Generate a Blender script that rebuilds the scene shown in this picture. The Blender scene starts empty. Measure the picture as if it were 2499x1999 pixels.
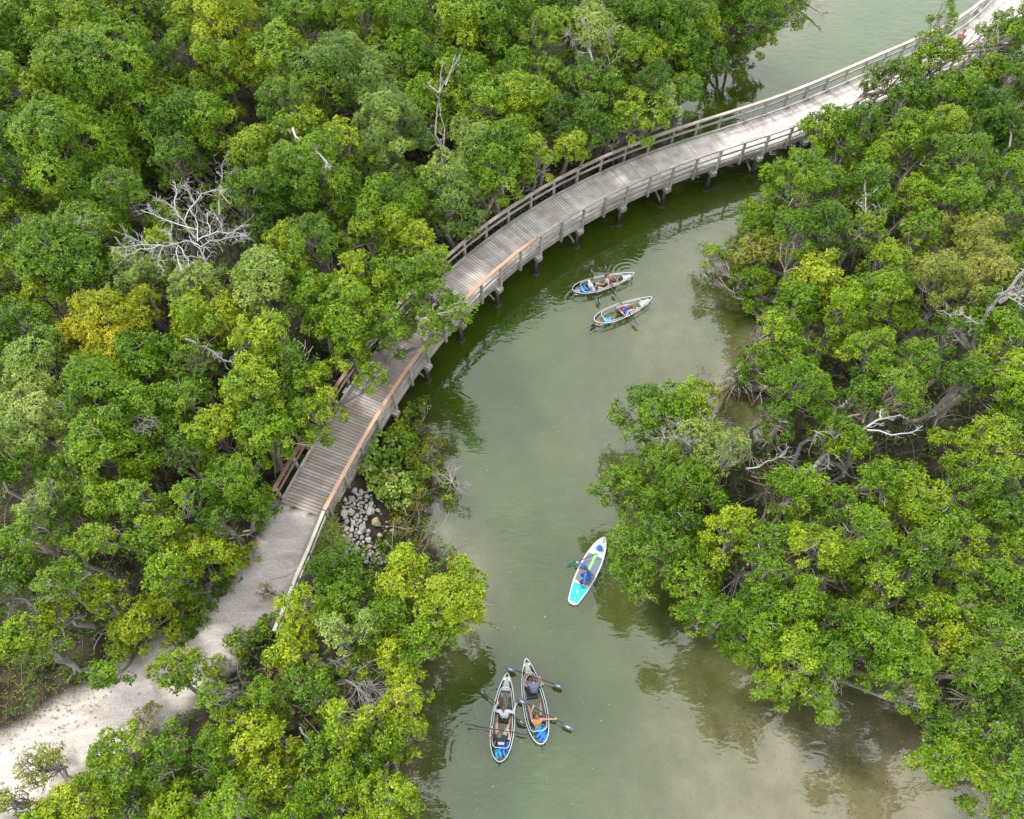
import bpy, math, random
import numpy as np
from mathutils import Vector
R = math.radians
SC = bpy.context.scene
COL = SC.collection
PW, PH, FPX, TILT, CAMH = 2499.0, 1999.0, 1950.0, R(29.5), 32.5

# ------------------------------------------------------------- camera
cam = bpy.data.objects.new('camera', bpy.data.cameras.new('camera')); COL.objects.link(cam)
cam.location = (0, 0, CAMH); cam.rotation_euler = (TILT, 0, 0)
cam.data.sensor_width = 36.0; cam.data.lens = 36.0*FPX/PW
cam.data.clip_start = 0.5; cam.data.clip_end = 2000
SC.camera = cam
# ------------------------------------------------------------- world
SUN_EL, SUN_AZ = R(56), R(-60)      # azimuth measured from +y, negative to the left
w = bpy.data.worlds.new('World'); SC.world = w; w.use_nodes = True
nt = w.node_tree; nt.nodes.clear()
out = nt.nodes.new('ShaderNodeOutputWorld'); bg = nt.nodes.new('ShaderNodeBackground')
sky = nt.nodes.new('ShaderNodeTexSky'); sky.sky_type = 'NISHITA'; sky.sun_disc = False
sky.sun_elevation = SUN_EL; sky.sun_rotation = SUN_AZ
tc = nt.nodes.new('ShaderNodeTexCoord'); no = nt.nodes.new('ShaderNodeTexNoise')
no.inputs['Scale'].default_value = 2.2; no.inputs['Detail'].default_value = 6; no.inputs['Roughness'].default_value = .55
rp = nt.nodes.new('ShaderNodeValToRGB'); rp.color_ramp.elements[0].position = .33; rp.color_ramp.elements[1].position = .56
rp.color_ramp.elements[0].color = (.62, .62, .62, 1)
mx = nt.nodes.new('ShaderNodeMix'); mx.data_type = 'RGBA'
mx.inputs[7].default_value = (12.4, 12.7, 13.0, 1)
nt.links.new(tc.outputs['Generated'], no.inputs['Vector']); nt.links.new(no.outputs['Fac'], rp.inputs['Fac'])
nt.links.new(rp.outputs['Color'], mx.inputs[0]); nt.links.new(sky.outputs[0], mx.inputs[6])
nt.links.new(mx.outputs[2], bg.inputs['Color']); bg.inputs['Strength'].default_value = .15
nt.links.new(bg.outputs[0], out.inputs['Surface'])
# ------------------------------------------------------------- sun
sl = bpy.data.lights.new('sun', 'SUN'); sl.energy = 2.8; sl.angle = R(9); sl.color = (1, .96, .88)
so = bpy.data.objects.new('sun', sl); COL.objects.link(so)
sd = Vector((math.sin(SUN_AZ)*math.cos(SUN_EL), math.cos(SUN_AZ)*math.cos(SUN_EL), math.sin(SUN_EL)))
so.rotation_euler = sd.to_track_quat('Z', 'Y').to_euler(); so.location = (0, 0, 60)
vs = SC.view_settings; vs.view_transform = 'Standard'; vs.look = 'None'; vs.gamma = 1; vs.exposure = 1.33
SC.cycles.max_bounces = 6; SC.cycles.diffuse_bounces = 2; SC.cycles.glossy_bounces = 2
SC.cycles.transmission_bounces = 3; SC.cycles.transparent_max_bounces = 10
SC.cycles.caustics_reflective = False; SC.cycles.caustics_refractive = False

# ------------------------------------------------------------- helpers
def at(px, py, z=0.0):
    """the world point at height z seen at photo pixel (px, py)"""
    x = (px-PW/2)/FPX; y = (py-PH/2)/FPX; c, s = math.cos(TILT), math.sin(TILT)
    d = (x, s-y*c, -c-y*s); t = (z-CAMH)/d[2]
    return Vector((d[0]*t, d[1]*t, z))
def ppm(px, py, z=0.0):
    a = at(px, py, z); b = at(px+50, py, z); return 50/(b-a).length
def tag(o, label=None, cat=None, group=None, kind=None):
    if label: o['label'] = label
    if cat: o['category'] = cat
    if group: o['group'] = group
    if kind: o['kind'] = kind
    return o
def empty(name, loc=(0, 0, 0), rz=0):
    o = bpy.data.objects.new(name, None); o.empty_display_size = .2
    o.location = loc; o.rotation_euler = (0, 0, rz); COL.objects.link(o); return o
class MB:
    def __init__(s): s.v = []; s.f = []; s.t = []
    def add(s, vs_, fs_, tint=None):
        b = len(s.v); s.v += [tuple(p) for p in vs_]; s.f += [tuple(i+b for i in f) for f in fs_]
        t = random.random() if tint is None else tint
        s.t += [t]*len(fs_)
    def box(s, c, ax, ay, az, hx, hy, hz, tint=None):
        c = Vector(c); ax = Vector(ax).normalized()*hx; ay = Vector(ay).normalized()*hy; az = Vector(az).normalized()*hz
        p = [c+ax*i+ay*j+az*k for k in (-1, 1) for j in (-1, 1) for i in (-1, 1)]
        s.add(p, [(0, 2, 3, 1), (4, 5, 7, 6), (0, 1, 5, 4), (2, 6, 7, 3), (0, 4, 6, 2), (1, 3, 7, 5)], tint)
    def bar(s, a, b, wd, ht, tint=None, up=(0, 0, 1)):
        a = Vector(a); b = Vector(b); d = b-a; L = d.length
        if L < 1e-6: return
        y = Vector(up).cross(d)
        if y.length < 1e-5: y = Vector((1, 0, 0))
        s.box((a+b)/2, d, y, d.cross(y), L/2, wd/2, ht/2, tint)
    def tube(s, pts, rad, n=6, cap=True, closed=False, tint=None):
        pts = [Vector(p) for p in pts]; m = len(pts)
        if not hasattr(rad, '__len__'): rad = [rad]*m
        vs_ = []; prev = None
        for i, p in enumerate(pts):
            if closed: d = pts[(i+1) % m]-pts[i-1]
            else: d = pts[min(i+1, m-1)]-pts[max(i-1, 0)]
            if d.length < 1e-7: d = Vector((0, 0, 1))
            d.normalize()
            if prev is None:
                u = d.cross(Vector((0, 0, 1)))
                if u.length < .1: u = d.cross(Vector((1, 0, 0)))
            else: u = prev-d*prev.dot(d)
            if u.length < 1e-6: u = d.orthogonal()
            u.normalize(); prev = u; v_ = d.cross(u)
            for k in range(n):
                a = 2*math.pi*k/n; vs_.append(p+(u*math.cos(a)+v_*math.sin(a))*rad[i])
        fs_ = []
        for i in range(m if closed else m-1):
            j = (i+1) % m
            for k in range(n):
                l = (k+1) % n; fs_.append((i*n+k, i*n+l, j*n+l, j*n+k))
        if cap and not closed:
            fs_.append(tuple(range(n-1, -1, -1))); fs_.append(tuple((m-1)*n+k for k in range(n)))
        s.add(vs_, fs_, tint)
    def ell(s, c, r, n=12, m=8, M=None, tint=None, f=None):
        c = Vector(c); vs_ = []
        for i in range(m+1):
            th = math.pi*i/m
            for k in range(n):
                a = 2*math.pi*k/n
                p = Vector((r[0]*math.sin(th)*math.cos(a), r[1]*math.sin(th)*math.sin(a), r[2]*math.cos(th)))
                if f: p = f(p)
                if M is not None: p = M @ p
                vs_.append(c+p)
        fs_ = [(i*n+k, (i+1)*n+k, (i+1)*n+(k+1) % n, i*n+(k+1) % n) for i in range(m) for k in range(n)]
        s.add(vs_, fs_, tint)
    def build(s, name, mat, parent=None, smooth=False, origin=None):
        me = bpy.data.meshes.new(name); o_ = Vector(origin) if origin is not None else Vector((0, 0, 0))
        me.from_pydata([tuple(Vector(p)-o_) for p in s.v], [], s.f)
        at_ = me.attributes.new('tint', 'FLOAT', 'FACE'); at_.data.foreach_set('value', s.t)
        if smooth: me.polygons.foreach_set('use_smooth', [True]*len(me.polygons))
        me.materials.append(mat); me.update()
        o = bpy.data.objects.new(name, me); COL.objects.link(o)
        o.location = o_
        if parent is not None:
            o.parent = parent; o.matrix_parent_inverse = parent_inv(parent)
        return o
def parent_inv(p):
    from mathutils import Matrix
    if p.parent is not None: return Matrix.Identity(4)      # parts are built in world space
    return (Matrix.Translation(p.location) @ p.rotation_euler.to_matrix().to_4x4()).inverted()
def quads(name, V, T, mat, parent=None, origin=(0, 0, 0)):
    """V (n,4,3) array of leaf quads, T (n,) tints"""
    n = len(V); me = bpy.data.meshes.new(name)
    me.vertices.add(n*4); me.loops.add(n*4); me.polygons.add(n)
    me.vertices.foreach_set('co', (V-np.array(origin)).astype(np.float32).ravel())
    me.loops.foreach_set('vertex_index', np.arange(n*4, dtype=np.int32))
    me.polygons.foreach_set('loop_start', np.arange(0, n*4, 4, dtype=np.int32))
    a = me.attributes.new('tint', 'FLOAT', 'FACE'); a.data.foreach_set('value', np.asarray(T, np.float32))
    me.materials.append(mat); me.update(calc_edges=True)
    o = bpy.data.objects.new(name, me); COL.objects.link(o); o.location = origin
    if parent is not None: o.parent = parent; o.matrix_parent_inverse = parent_inv(parent)
    return o

# ------------------------------------------------------------- materials
def mat(name, col, rough=.6, spec=.3, metal=0, ramp=None, noise=None, bump=0, nscale=20, trans=0, alpha=1, randobj=0):
    """ramp: stops (pos, colour) driven by the per-face 'tint'; noise: (scale, dark colour, amount)"""
    m = bpy.data.materials.new(name); m.use_nodes = True; n = m.node_tree; b = n.nodes['Principled BSDF']
    b.inputs['Roughness'].default_value = rough; b.inputs['Specular IOR Level'].default_value = spec
    b.inputs['Metallic'].default_value = metal; b.inputs['Base Color'].default_value = (*col, 1)
    L = n.links.new; csock = None
    if ramp:
        a = n.nodes.new('ShaderNodeAttribute'); a.attribute_name = 'tint'; fac = a.outputs['Fac']
        if randobj:
            oi = n.nodes.new('ShaderNodeObjectInfo'); ma = n.nodes.new('ShaderNodeMath'); ma.operation = 'MULTIPLY_ADD'
            L(oi.outputs['Random'], ma.inputs[0]); ma.inputs[1].default_value = randobj; L(fac, ma.inputs[2])
            ms = n.nodes.new('ShaderNodeMath'); ms.operation = 'SUBTRACT'; L(ma.outputs[0], ms.inputs[0]); ms.inputs[1].default_value = randobj/2
            fac = ms.outputs[0]
        r = n.nodes.new('ShaderNodeValToRGB'); L(fac, r.inputs[0]); e = r.color_ramp.elements
        while len(e) < len(ramp): e.new(.5)
        for k, (p, c) in enumerate(ramp): e[k].position = p; e[k].color = (*c, 1)
        csock = r.outputs[0]
    if noise:
        t = n.nodes.new('ShaderNodeTexCoord'); q = n.nodes.new('ShaderNodeTexNoise')
        q.inputs['Scale'].default_value = noise[0]; q.inputs['Detail'].default_value = 6; L(t.outputs['Object'], q.inputs['Vector'])
        r2 = n.nodes.new('ShaderNodeValToRGB'); r2.color_ramp.elements[0].position = .38; r2.color_ramp.elements[1].position = .66
        L(q.outputs['Fac'], r2.inputs[0])
        k = n.nodes.new('ShaderNodeMix'); k.data_type = 'RGBA'; mm = n.nodes.new('ShaderNodeMath'); mm.operation = 'MULTIPLY'
        L(r2.outputs[0], mm.inputs[0]); mm.inputs[1].default_value = noise[2]; L(mm.outputs[0], k.inputs[0])
        if csock: L(csock, k.inputs[6])
        else: k.inputs[6].default_value = (*col, 1)
        k.inputs[7].default_value = (*noise[1], 1); csock = k.outputs[2]
    if csock: L(csock, b.inputs['Base Color'])
    if bump:
        t = n.nodes.new('ShaderNodeTexCoord'); q = n.nodes.new('ShaderNodeTexNoise'); q.inputs['Scale'].default_value = nscale
        q.inputs['Detail'].default_value = 5; L(t.outputs['Object'], q.inputs['Vector'])
        bp = n.nodes.new('ShaderNodeBump'); bp.inputs['Strength'].default_value = bump; bp.inputs['Distance'].default_value = .02
        L(q.outputs['Fac'], bp.inputs['Height']); L(bp.outputs[0], b.inputs['Normal'])
    if trans:
        tr = n.nodes.new('ShaderNodeBsdfTranslucent'); ms = n.nodes.new('ShaderNodeMixShader'); ms.inputs[0].default_value = trans
        if csock:
            g = n.nodes.new('ShaderNodeMix'); g.data_type = 'RGBA'; g.blend_type = 'MULTIPLY'; g.inputs[0].default_value = 1
            L(csock, g.inputs[6]); g.inputs[7].default_value = (1.5, 1.35, .5, 1); L(g.outputs[2], tr.inputs[0])
        else: tr.inputs[0].default_value = (*col, 1)
        L(b.outputs[0], ms.inputs[1]); L(tr.outputs[0], ms.inputs[2]); L(ms.outputs[0], n.nodes['Material Output'].inputs[0])
    return m
def leafmat(name, a, b_, c, d=None):
    return mat(name, b_, rough=.42, spec=.10, ramp=[(.05, a), (.45, b_), (.8, c), (1, d or c)], trans=.16, randobj=.36)
LM = {
 'Y': leafmat('leaf_yellow_green', (.022, .056, .001), (.072, .120, .003), (.130, .168, .005), (.20, .21, .010)),
 'G': leafmat('leaf_green', (.013, .038, .001), (.045, .092, .002), (.086, .140, .004), (.135, .18, .008)),
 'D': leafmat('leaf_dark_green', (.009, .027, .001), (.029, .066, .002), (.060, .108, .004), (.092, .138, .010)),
 'P': leafmat('leaf_pale_green', (.034, .068, .008), (.085, .135, .017), (.15, .195, .038), (.22, .24, .07)),
 'O': leafmat('leaf_golden', (.035, .065, .002), (.105, .132, .002), (.18, .175, .004), (.26, .215, .01)),
 'S': leafmat('leaf_olive', (.035, .055, .006), (.10, .115, .012), (.17, .165, .026), (.25, .215, .06)),
 'B': leafmat('leaf_brownish', (.03, .05, .005), (.08, .085, .008), (.14, .12, .022), (.20, .13, .05)),
 'F': leafmat('fern_green', (.05, .09, .012), (.10, .15, .025), (.17, .21, .05), (.25, .24, .10)),
 'R': leafmat('leaf_round', (.030, .066, .005), (.075, .125, .012), (.145, .19, .034), (.27, .28, .10)),
}
BARK = mat('bark', (.2, .17, .14), rough=.85, ramp=[(0, (.08, .07, .056)), (1, (.20, .175, .15))], bump=.4)
BARKW = mat('bleached_wood', (.55, .52, .5), rough=.8, ramp=[(0, (.135, .13, .13)), (1, (.245, .238, .235))])
BARKG = mat('grey_bark', (.34, .31, .28), rough=.85, ramp=[(0, (.075, .068, .06)), (1, (.19, .178, .165))], bump=.3)
TWIG = mat('brown_twig', (.2, .14, .1), rough=.9, ramp=[(0, (.05, .036, .025)), (1, (.14, .11, .085))])

# ------------------------------------------------------------- boardwalk line
W_DECK = 2.25; ZD = 1.8
near_px = [(789.6,1243.5),(829.6,1168.7),(860.9,1106),(892,1043.5),(923.5,984),(958,930),(998,868),(1031,828),(1116,731),(1169,677),(1207,644),(1260,601),(1306,569),(1359,532),(1411,502),(1464,475),(1515,449),(1575,422),(1627,404),(1688,383),(1752,364),(1808,346),(1867,330),(1933,312),(2114,258)]
curb_px = [(2036,230),(2091,209),(2345,76),(2364,60),(2419,0)]
def smooth_curve(P, it=3, step=.25):
    P = [Vector(p) for p in P]
    def res(P, st):
        o = [P[0]]; acc = 0
        for a, b in zip(P[:-1], P[1:]):
            L = (b-a).length; n = max(1, int(L/st)); o += [a.lerp(b, (i+1)/n) for i in range(n)]
        return o
    P = res(P, step)
    for _ in range(it):
        k = 10
        P = [P[0]] + [sum((P[j] for j in range(max(0, i-min(k, i, len(P)-1-i)), i+min(k, i, len(P)-1-i)+1)), Vector((0, 0, 0)))/(2*min(k, i, len(P)-1-i)+1) for i in range(1, len(P)-1)] + [P[-1]]
    # even spacing
    o = [P[0]]; need = step; 
    for a, b in zip(P[:-1], P[1:]):
        L = (b-a).length; pos = 0
        while need <= L-pos:
            pos += need; o.append(a.lerp(b, pos/L)); need = step
        need -= L-pos
    return o
nr = [at(x, y, ZD+1.08) for x, y in near_px]; cr = [at(x, y, ZD+.12) for x, y in curb_px]
for p in nr+cr: p.z = 0
def offset(P, d):
    o = []
    for i, p in enumerate(P):
        t = (P[min(i+1, len(P)-1)]-P[max(i-1, 0)]).normalized(); o.append(p+Vector((-t.y, t.x, 0))*d)
    return o
cl = offset(smooth_curve(nr), W_DECK/2)[:-16] + offset(cr, -W_DECK/2)[2:]
cl.append(cl[-1]+(cl[-1]-cl[-2]).normalized()*9)
CLINE = smooth_curve(cl, 2, .25)
CL = np.array([(p.x, p.y) for p in CLINE])
# path (sandy) centre line in photo pixels at its own height
path_px = [(742,1245,1.76),(690,1345,1.72),(615,1450,1.66),(510,1565,1.6),(395,1668,1.5),(270,1745,1.45),(130,1830,1.4),(0,1900,1.4),(-200,2010,1.4),(-400,2120,1.4)]
PC = np.array([(*at(a, b, c).xy, c) for a, b, c in path_px])
PWD = np.array([1.12, 1.12, 1.2, 1.3, 1.35, 1.4, 1.45, 1.45, 1.45, 1.45])
def segdist(X, Y, P):
    best = np.full(X.shape, 1e9); par = np.zeros(X.shape)
    for i in range(len(P)-1):
        ax, ay = P[i][:2]; bx, by = P[i+1][:2]; dx, dy = bx-ax, by-ay
        t = np.clip(((X-ax)*dx+(Y-ay)*dy)/(dx*dx+dy*dy), 0, 1)
        d = np.hypot(X-ax-t*dx, Y-ay-t*dy); m = d < best
        best = np.where(m, d, best); par = np.where(m, i+t, par)
    return best, par
def inside(X, Y, P):
    r = np.zeros(X.shape, bool); n = len(P)
    for i in range(n):
        x1, y1 = P[i]; x2, y2 = P[(i+1) % n]
        c = ((y1 > Y) != (y2 > Y)) & (X < (x2-x1)*(Y-y1)/((y2-y1) if y2 != y1 else 1e-9)+x1); r ^= c
    return r
shoreL = [(940,2150),(965,1999),(985,1850),(985,1700),(1015,1620),(1080,1560),(1135,1490),(1160,1430),(1120,1370),(1060,1320),(1025,1260),(1040,1200),(1010,1130),(975,1060),(915,1000),(900,930),(940,850),(1010,770),(1060,700),(1180,600),(1300,520),(1420,440),(1510,385),(1560,340),(1590,280),(1615,225),(1660,185),(1750,140),(1850,75),(1920,30),(1980,-30),(2040,-140)]
LAND_L = [tuple(at(a, b).xy) for a, b in shoreL]; LAND_L = [(-160, LAND_L[0][1]-40), (LAND_L[0][0], LAND_L[0][1]-40)] + LAND_L + [(LAND_L[-1][0]+10, 170), (-160, 170)]
shoreR = [(2700,140),(2420,210),(2230,300),(2080,380),(1990,440),(1940,500),(1930,570),(1950,650),(1910,740),(1850,830),(1790,900),(1770,950),(1880,985),(1870,1060),(1760,1090),(1690,1130),(1640,1200),(1650,1300),(1660,1380),(1740,1470),(1800,1560),(1880,1640),(1990,1690),(2060,1610),(2180,1640),(2250,1720),(2290,1800),(2400,1830),(2440,1930),(2600,1960)]
LAND_R = [tuple(at(a, b).xy) for a, b in shoreR]; LAND_R = LAND_R + [(160, LAND_R[-1][1]-4), (160, LAND_R[0][1]+8)]
def shore(X, Y):
    d = np.full(X.shape, 1e9)
    for P in (LAND_L, LAND_R): d = np.minimum(d, segdist(X, Y, P+[P[0]])[0])
    ins = inside(X, Y, LAND_L) | inside(X, Y, LAND_R)
    return np.where(ins, d, -d)
DEP = np.array([(*at(a, b).xy, c) for a, b, c in [(1300,1900,.9),(1150,1750,1.0),(1300,1400,.85),(1250,1100,.8),(1450,1050,.45),(1400,900,.6),(1600,800,.35),(1700,620,.4),(1500,620,.7),(1950,220,1.),(2150,60,1.2),(1480,1700,.75),(1400,1900,.75),(1650,1720,.33),(1560,1950,.42),(1750,1950,.2),(1750,1830,.22),(1950,1850,.13),(2200,1950,.12),(1850,1980,.2),(1200,850,1.),(1080,950,.9),(1400,520,1.1),(1750,1550,.3),(1560,1480,.5),(1750,1000,.4),(2200,1800,.12),(1150,1150,.8)]])
def wobble(X, Y, s=1.0, seed=0):
    r = np.random.RandomState(seed); o = np.zeros(X.shape)
    for k in range(10):
        a = r.rand()*6.28; f = s*(.6+r.rand()*2.2); o += np.sin(f*(X*math.cos(a)+Y*math.sin(a))+r.rand()*6.28)/(1+.35*k)
    return o/3.2
def height(X, Y):
    d = shore(X, Y)
    land = np.minimum(.22*d, .45)+.06*wobble(X, Y, 1.3, 3)*np.clip(d, 0, 1)
    pd, pt = segdist(X, Y, PC); pz = np.interp(pt, np.arange(len(PC)), PC[:, 2]); pw = np.interp(pt, np.arange(len(PC)), PWD)
    k = np.clip(1-(pd-pw-.3)/3.2, 0, 1); k = k*k*(3-2*k)
    land = land*(1-k)+(pz+.02*wobble(X, Y, 2.5, 5))*k
    dep = np.zeros(X.shape); ws = np.zeros(X.shape)
    for x, y, c in DEP:
        q = 1/(((X-x)**2+(Y-y)**2)**1.3+.5); dep += q*c; ws += q
    dep = dep/ws
    wat = -np.minimum(dep*(.92+.09*wobble(X, Y, .8, 9)), .10+(-d)*.25)
    s = np.clip((d+.0)/.8, 0, 1)
    return np.where(d > 0, land*np.clip(d/.6, 0, 1)+.02, wat)
def hz(x, y): return float(height(np.array([x], float), np.array([y], float))[0])

# ------------------------------------------------------------- ground + water
def axis(lo, hi, a, b, st):
    return np.concatenate([np.linspace(lo, a, 9)[:-1], np.arange(a, b, st), np.linspace(b, hi, 9)])
gx = axis(-160, 160, -34, 38, .25); gy = axis(-60, 170, -6, 56, .25)
GX, GY = np.meshgrid(gx, gy); GZ = height(GX, GY)
def sheet(name, Z, m, attrs):
    ny, nx = GX.shape; me = bpy.data.meshes.new(name)
    V = np.stack([GX, GY, Z], -1).reshape(-1, 3)
    i = np.arange(nx*ny).reshape(ny, nx); F = np.stack([i[:-1, :-1], i[:-1, 1:], i[1:, 1:], i[1:, :-1]], -1).reshape(-1, 4)
    me.vertices.add(len(V)); me.vertices.foreach_set('co', V.astype(np.float32).ravel())
    me.loops.add(F.size); me.loops.foreach_set('vertex_index', F.astype(np.int32).ravel())
    me.polygons.add(len(F)); me.polygons.foreach_set('loop_start', np.arange(0, F.size, 4, dtype=np.int32))
    me.polygons.foreach_set('use_smooth', np.ones(len(F), bool))
    for k, a in attrs.items():
        t = me.attributes.new(k, 'FLOAT', 'POINT'); t.data.foreach_set('value', a.astype(np.float32).ravel())
    me.materials.append(m); me.update(calc_edges=True)
    o = bpy.data.objects.new(name, me); COL.objects.link(o); return tag(o, kind='structure')
def nodes(m):
    m.use_nodes = True; n = m.node_tree; return n, n.links.new
def ramp_node(n, stops):
    r = n.nodes.new('ShaderNodeValToRGB'); e = r.color_ramp.elements
    while len(e) < len(stops): e.new(.5)
    for k, (p, c) in enumerate(stops): e[k].position = p; e[k].color = (*c, 1)
    return r
def noise_node(n, L, scale, detail=6, rough=.55, vec=None, dist=0):
    q = n.nodes.new('ShaderNodeTexNoise'); q.inputs['Scale'].default_value = scale; q.inputs['Detail'].default_value = detail
    q.inputs['Roughness'].default_value = rough; q.inputs['Distortion'].default_value = dist
    if vec is None:
        t = n.nodes.new('ShaderNodeTexCoord'); vec = t.outputs['Object']
    L(vec, q.inputs['Vector']); return q
def mixc(n, L, fac, a, b):
    k = n.nodes.new('ShaderNodeMix'); k.data_type = 'RGBA'
    if isinstance(fac, (int, float)): k.inputs[0].default_value = fac
    else: L(fac, k.inputs[0])
    for s, q in ((6, a), (7, b)):
        if isinstance(q, tuple): k.inputs[s].default_value = (*q, 1)
        else: L(q, k.inputs[s])
    return k.outputs[2]
pd, pt = segdist(GX, GY, PC); pw = np.interp(pt, np.arange(len(PC)), PWD)
pmask = np.clip(.5+(pw-pd+.25*wobble(GX, GY, 2.2, 21))/.7, 0, 1)*(pt > .02)
sdist = shore(GX, GY)
gm = bpy.data.materials.new('mud_and_sand_bed'); n, L = nodes(gm); b = n.nodes['Principled BSDF']; b.inputs['Roughness'].default_value = .95; b.inputs['Specular IOR Level'].default_value = .1
q1 = noise_node(n, L, 1.6, 8); r1 = ramp_node(n, [(.3, (.007, .006, .004)), (.5, (.016, .013, .009)), (.7, (.035, .028, .02))]); L(q1.outputs[0], r1.inputs[0])
q2 = noise_node(n, L, 1.1, 9, .6); r2 = ramp_node(n, [(.3, (.14, .112, .082)), (.5, (.195, .165, .13)), (.7, (.255, .225, .19))]); L(q2.outputs[0], r2.inputs[0])
tp = n.nodes.new('ShaderNodeTexCoord'); mpp = n.nodes.new('ShaderNodeMapping'); mpp.inputs['Rotation'].default_value = (0, 0, R(-42)); mpp.inputs['Scale'].default_value = (.45, 1.5, 1); L(tp.outputs['Object'], mpp.inputs[0])
q3 = noise_node(n, L, 1.3, 9, .6, mpp.outputs[0], dist=.5); r3 = ramp_node(n, [(.28, (.15, .130, .115)), (.45, (.215, .192, .174)), (.58, (.25, .228, .208)), (.72, (.30, .28, .26))]); L(q3.outputs[0], r3.inputs[0])
q3b = noise_node(n, L, 16, 7, .7); r3b = ramp_node(n, [(.35, (.72, .72, .72)), (.6, (1.08, 1.08, 1.08))]); L(q3b.outputs[0], r3b.inputs[0])
mm = n.nodes.new('ShaderNodeMix'); mm.data_type = 'RGBA'; mm.blend_type = 'MULTIPLY'; mm.inputs[0].default_value = 1; L(r3.outputs[0], mm.inputs[6]); L(r3b.outputs[0], mm.inputs[7])
q4 = noise_node(n, L, .45, 5); r4 = ramp_node(n, [(.56, (0, 0, 0)), (.68, (1, 1, 1))]); L(q4.outputs[0], r4.inputs[0])
q5 = noise_node(n, L, 14, 3, .5); r5 = ramp_node(n, [(.63, (0, 0, 0)), (.70, (1, 1, 1))]); L(q5.outputs[0], r5.inputs[0])
bedc = mixc(n, L, r5.outputs[0], r2.outputs[0], (.07, .06, .04))
aw = n.nodes.new('ShaderNodeAttribute'); aw.attribute_name = 'under'
ap = n.nodes.new('ShaderNodeAttribute'); ap.attribute_name = 'path'
c1 = mixc(n, L, aw.outputs['Fac'], r1.outputs[0], bedc); c2 = mixc(n, L, ap.outputs['Fac'], c1, mm.outputs[2]); L(c2, b.inputs['Base Color'])
bp = n.nodes.new('ShaderNodeBump'); bp.inputs['Strength'].default_value = .5; bp.inputs['Distance'].default_value = .05; L(q3.outputs[0], bp.inputs['Height']); L(bp.outputs[0], b.inputs['Normal'])
sheet('ground', GZ, gm, {'under': np.clip(-sdist/.8+.4, 0, 1), 'path': pmask})
# water: murky body over the bed, reflecting the sky
wm = bpy.data.materials.new('creek_water'); n, L = nodes(wm); n.nodes.remove(n.nodes['Principled BSDF'])
t = n.nodes.new('ShaderNodeTexCoord'); V = t.outputs['Object']
qa = noise_node(n, L, .35, 5, .5, V); ra = ramp_node(n, [(.35, (.0135, .0275, .0006)), (.55, (.0185, .0345, .001)), (.7, (.025, .038, .003))]); L(qa.outputs[0], ra.inputs[0])
dif = n.nodes.new('ShaderNodeBsdfDiffuse'); L(ra.outputs[0], dif.inputs['Color'])
trn = n.nodes.new('ShaderNodeBsdfTransparent'); trn.inputs['Color'].default_value = (.90, .90, .76, 1)
dp = n.nodes.new('ShaderNodeAttribute'); dp.attribute_name = 'depth'
e1 = n.nodes.new('ShaderNodeMath'); e1.operation = 'MULTIPLY'; L(dp.outputs['Fac'], e1.inputs[0]); e1.inputs[1].default_value = -1.9
e2 = n.nodes.new('ShaderNodeMath'); e2.operation = 'EXPONENT'; L(e1.outputs[0], e2.inputs[0])
body = n.nodes.new('ShaderNodeMixShader'); L(e2.outputs[0], body.inputs[0]); L(dif.outputs[0], body.inputs[1]); L(trn.outputs[0], body.inputs[2])
gls = n.nodes.new('ShaderNodeBsdfGlossy'); gls.inputs['Roughness'].default_value = .02
fr = n.nodes.new('ShaderNodeFresnel'); fr.inputs['IOR'].default_value = 1.57
surf = n.nodes.new('ShaderNodeMixShader'); L(fr.outputs[0], surf.inputs[0]); L(body.outputs[0], surf.inputs[1]); L(gls.outputs[0], surf.inputs[2])
mpn = n.nodes.new('ShaderNodeMapping'); mpn.inputs['Rotation'].default_value = (0, 0, R(35)); mpn.inputs['Scale'].default_value = (1, 2.3, 1); L(V, mpn.inputs[0])
w1 = noise_node(n, L, 1.4, 1, .5, mpn.outputs[0], .6); w2 = noise_node(n, L, 5.0, 1, .5, mpn.outputs[0], .4)
wa = n.nodes.new('ShaderNodeMath'); wa.operation = 'MULTIPLY_ADD'; L(w2.outputs[0], wa.inputs[0]); wa.inputs[1].default_value = .22; L(w1.outputs[0], wa.inputs[2])
hs = wa.outputs[0]
wc = noise_node(n, L, .28, 3, .5, V); rc = ramp_node(n, [(.4, (.25, .25, .25)), (.62, (1, 1, 1))]); L(wc.outputs[0], rc.inputs[0])
wb = n.nodes.new('ShaderNodeMath'); wb.operation = 'MULTIPLY'; L(hs, wb.inputs[0]); L(rc.outputs[0], wb.inputs[1]); hs = wb.outputs[0]
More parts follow.
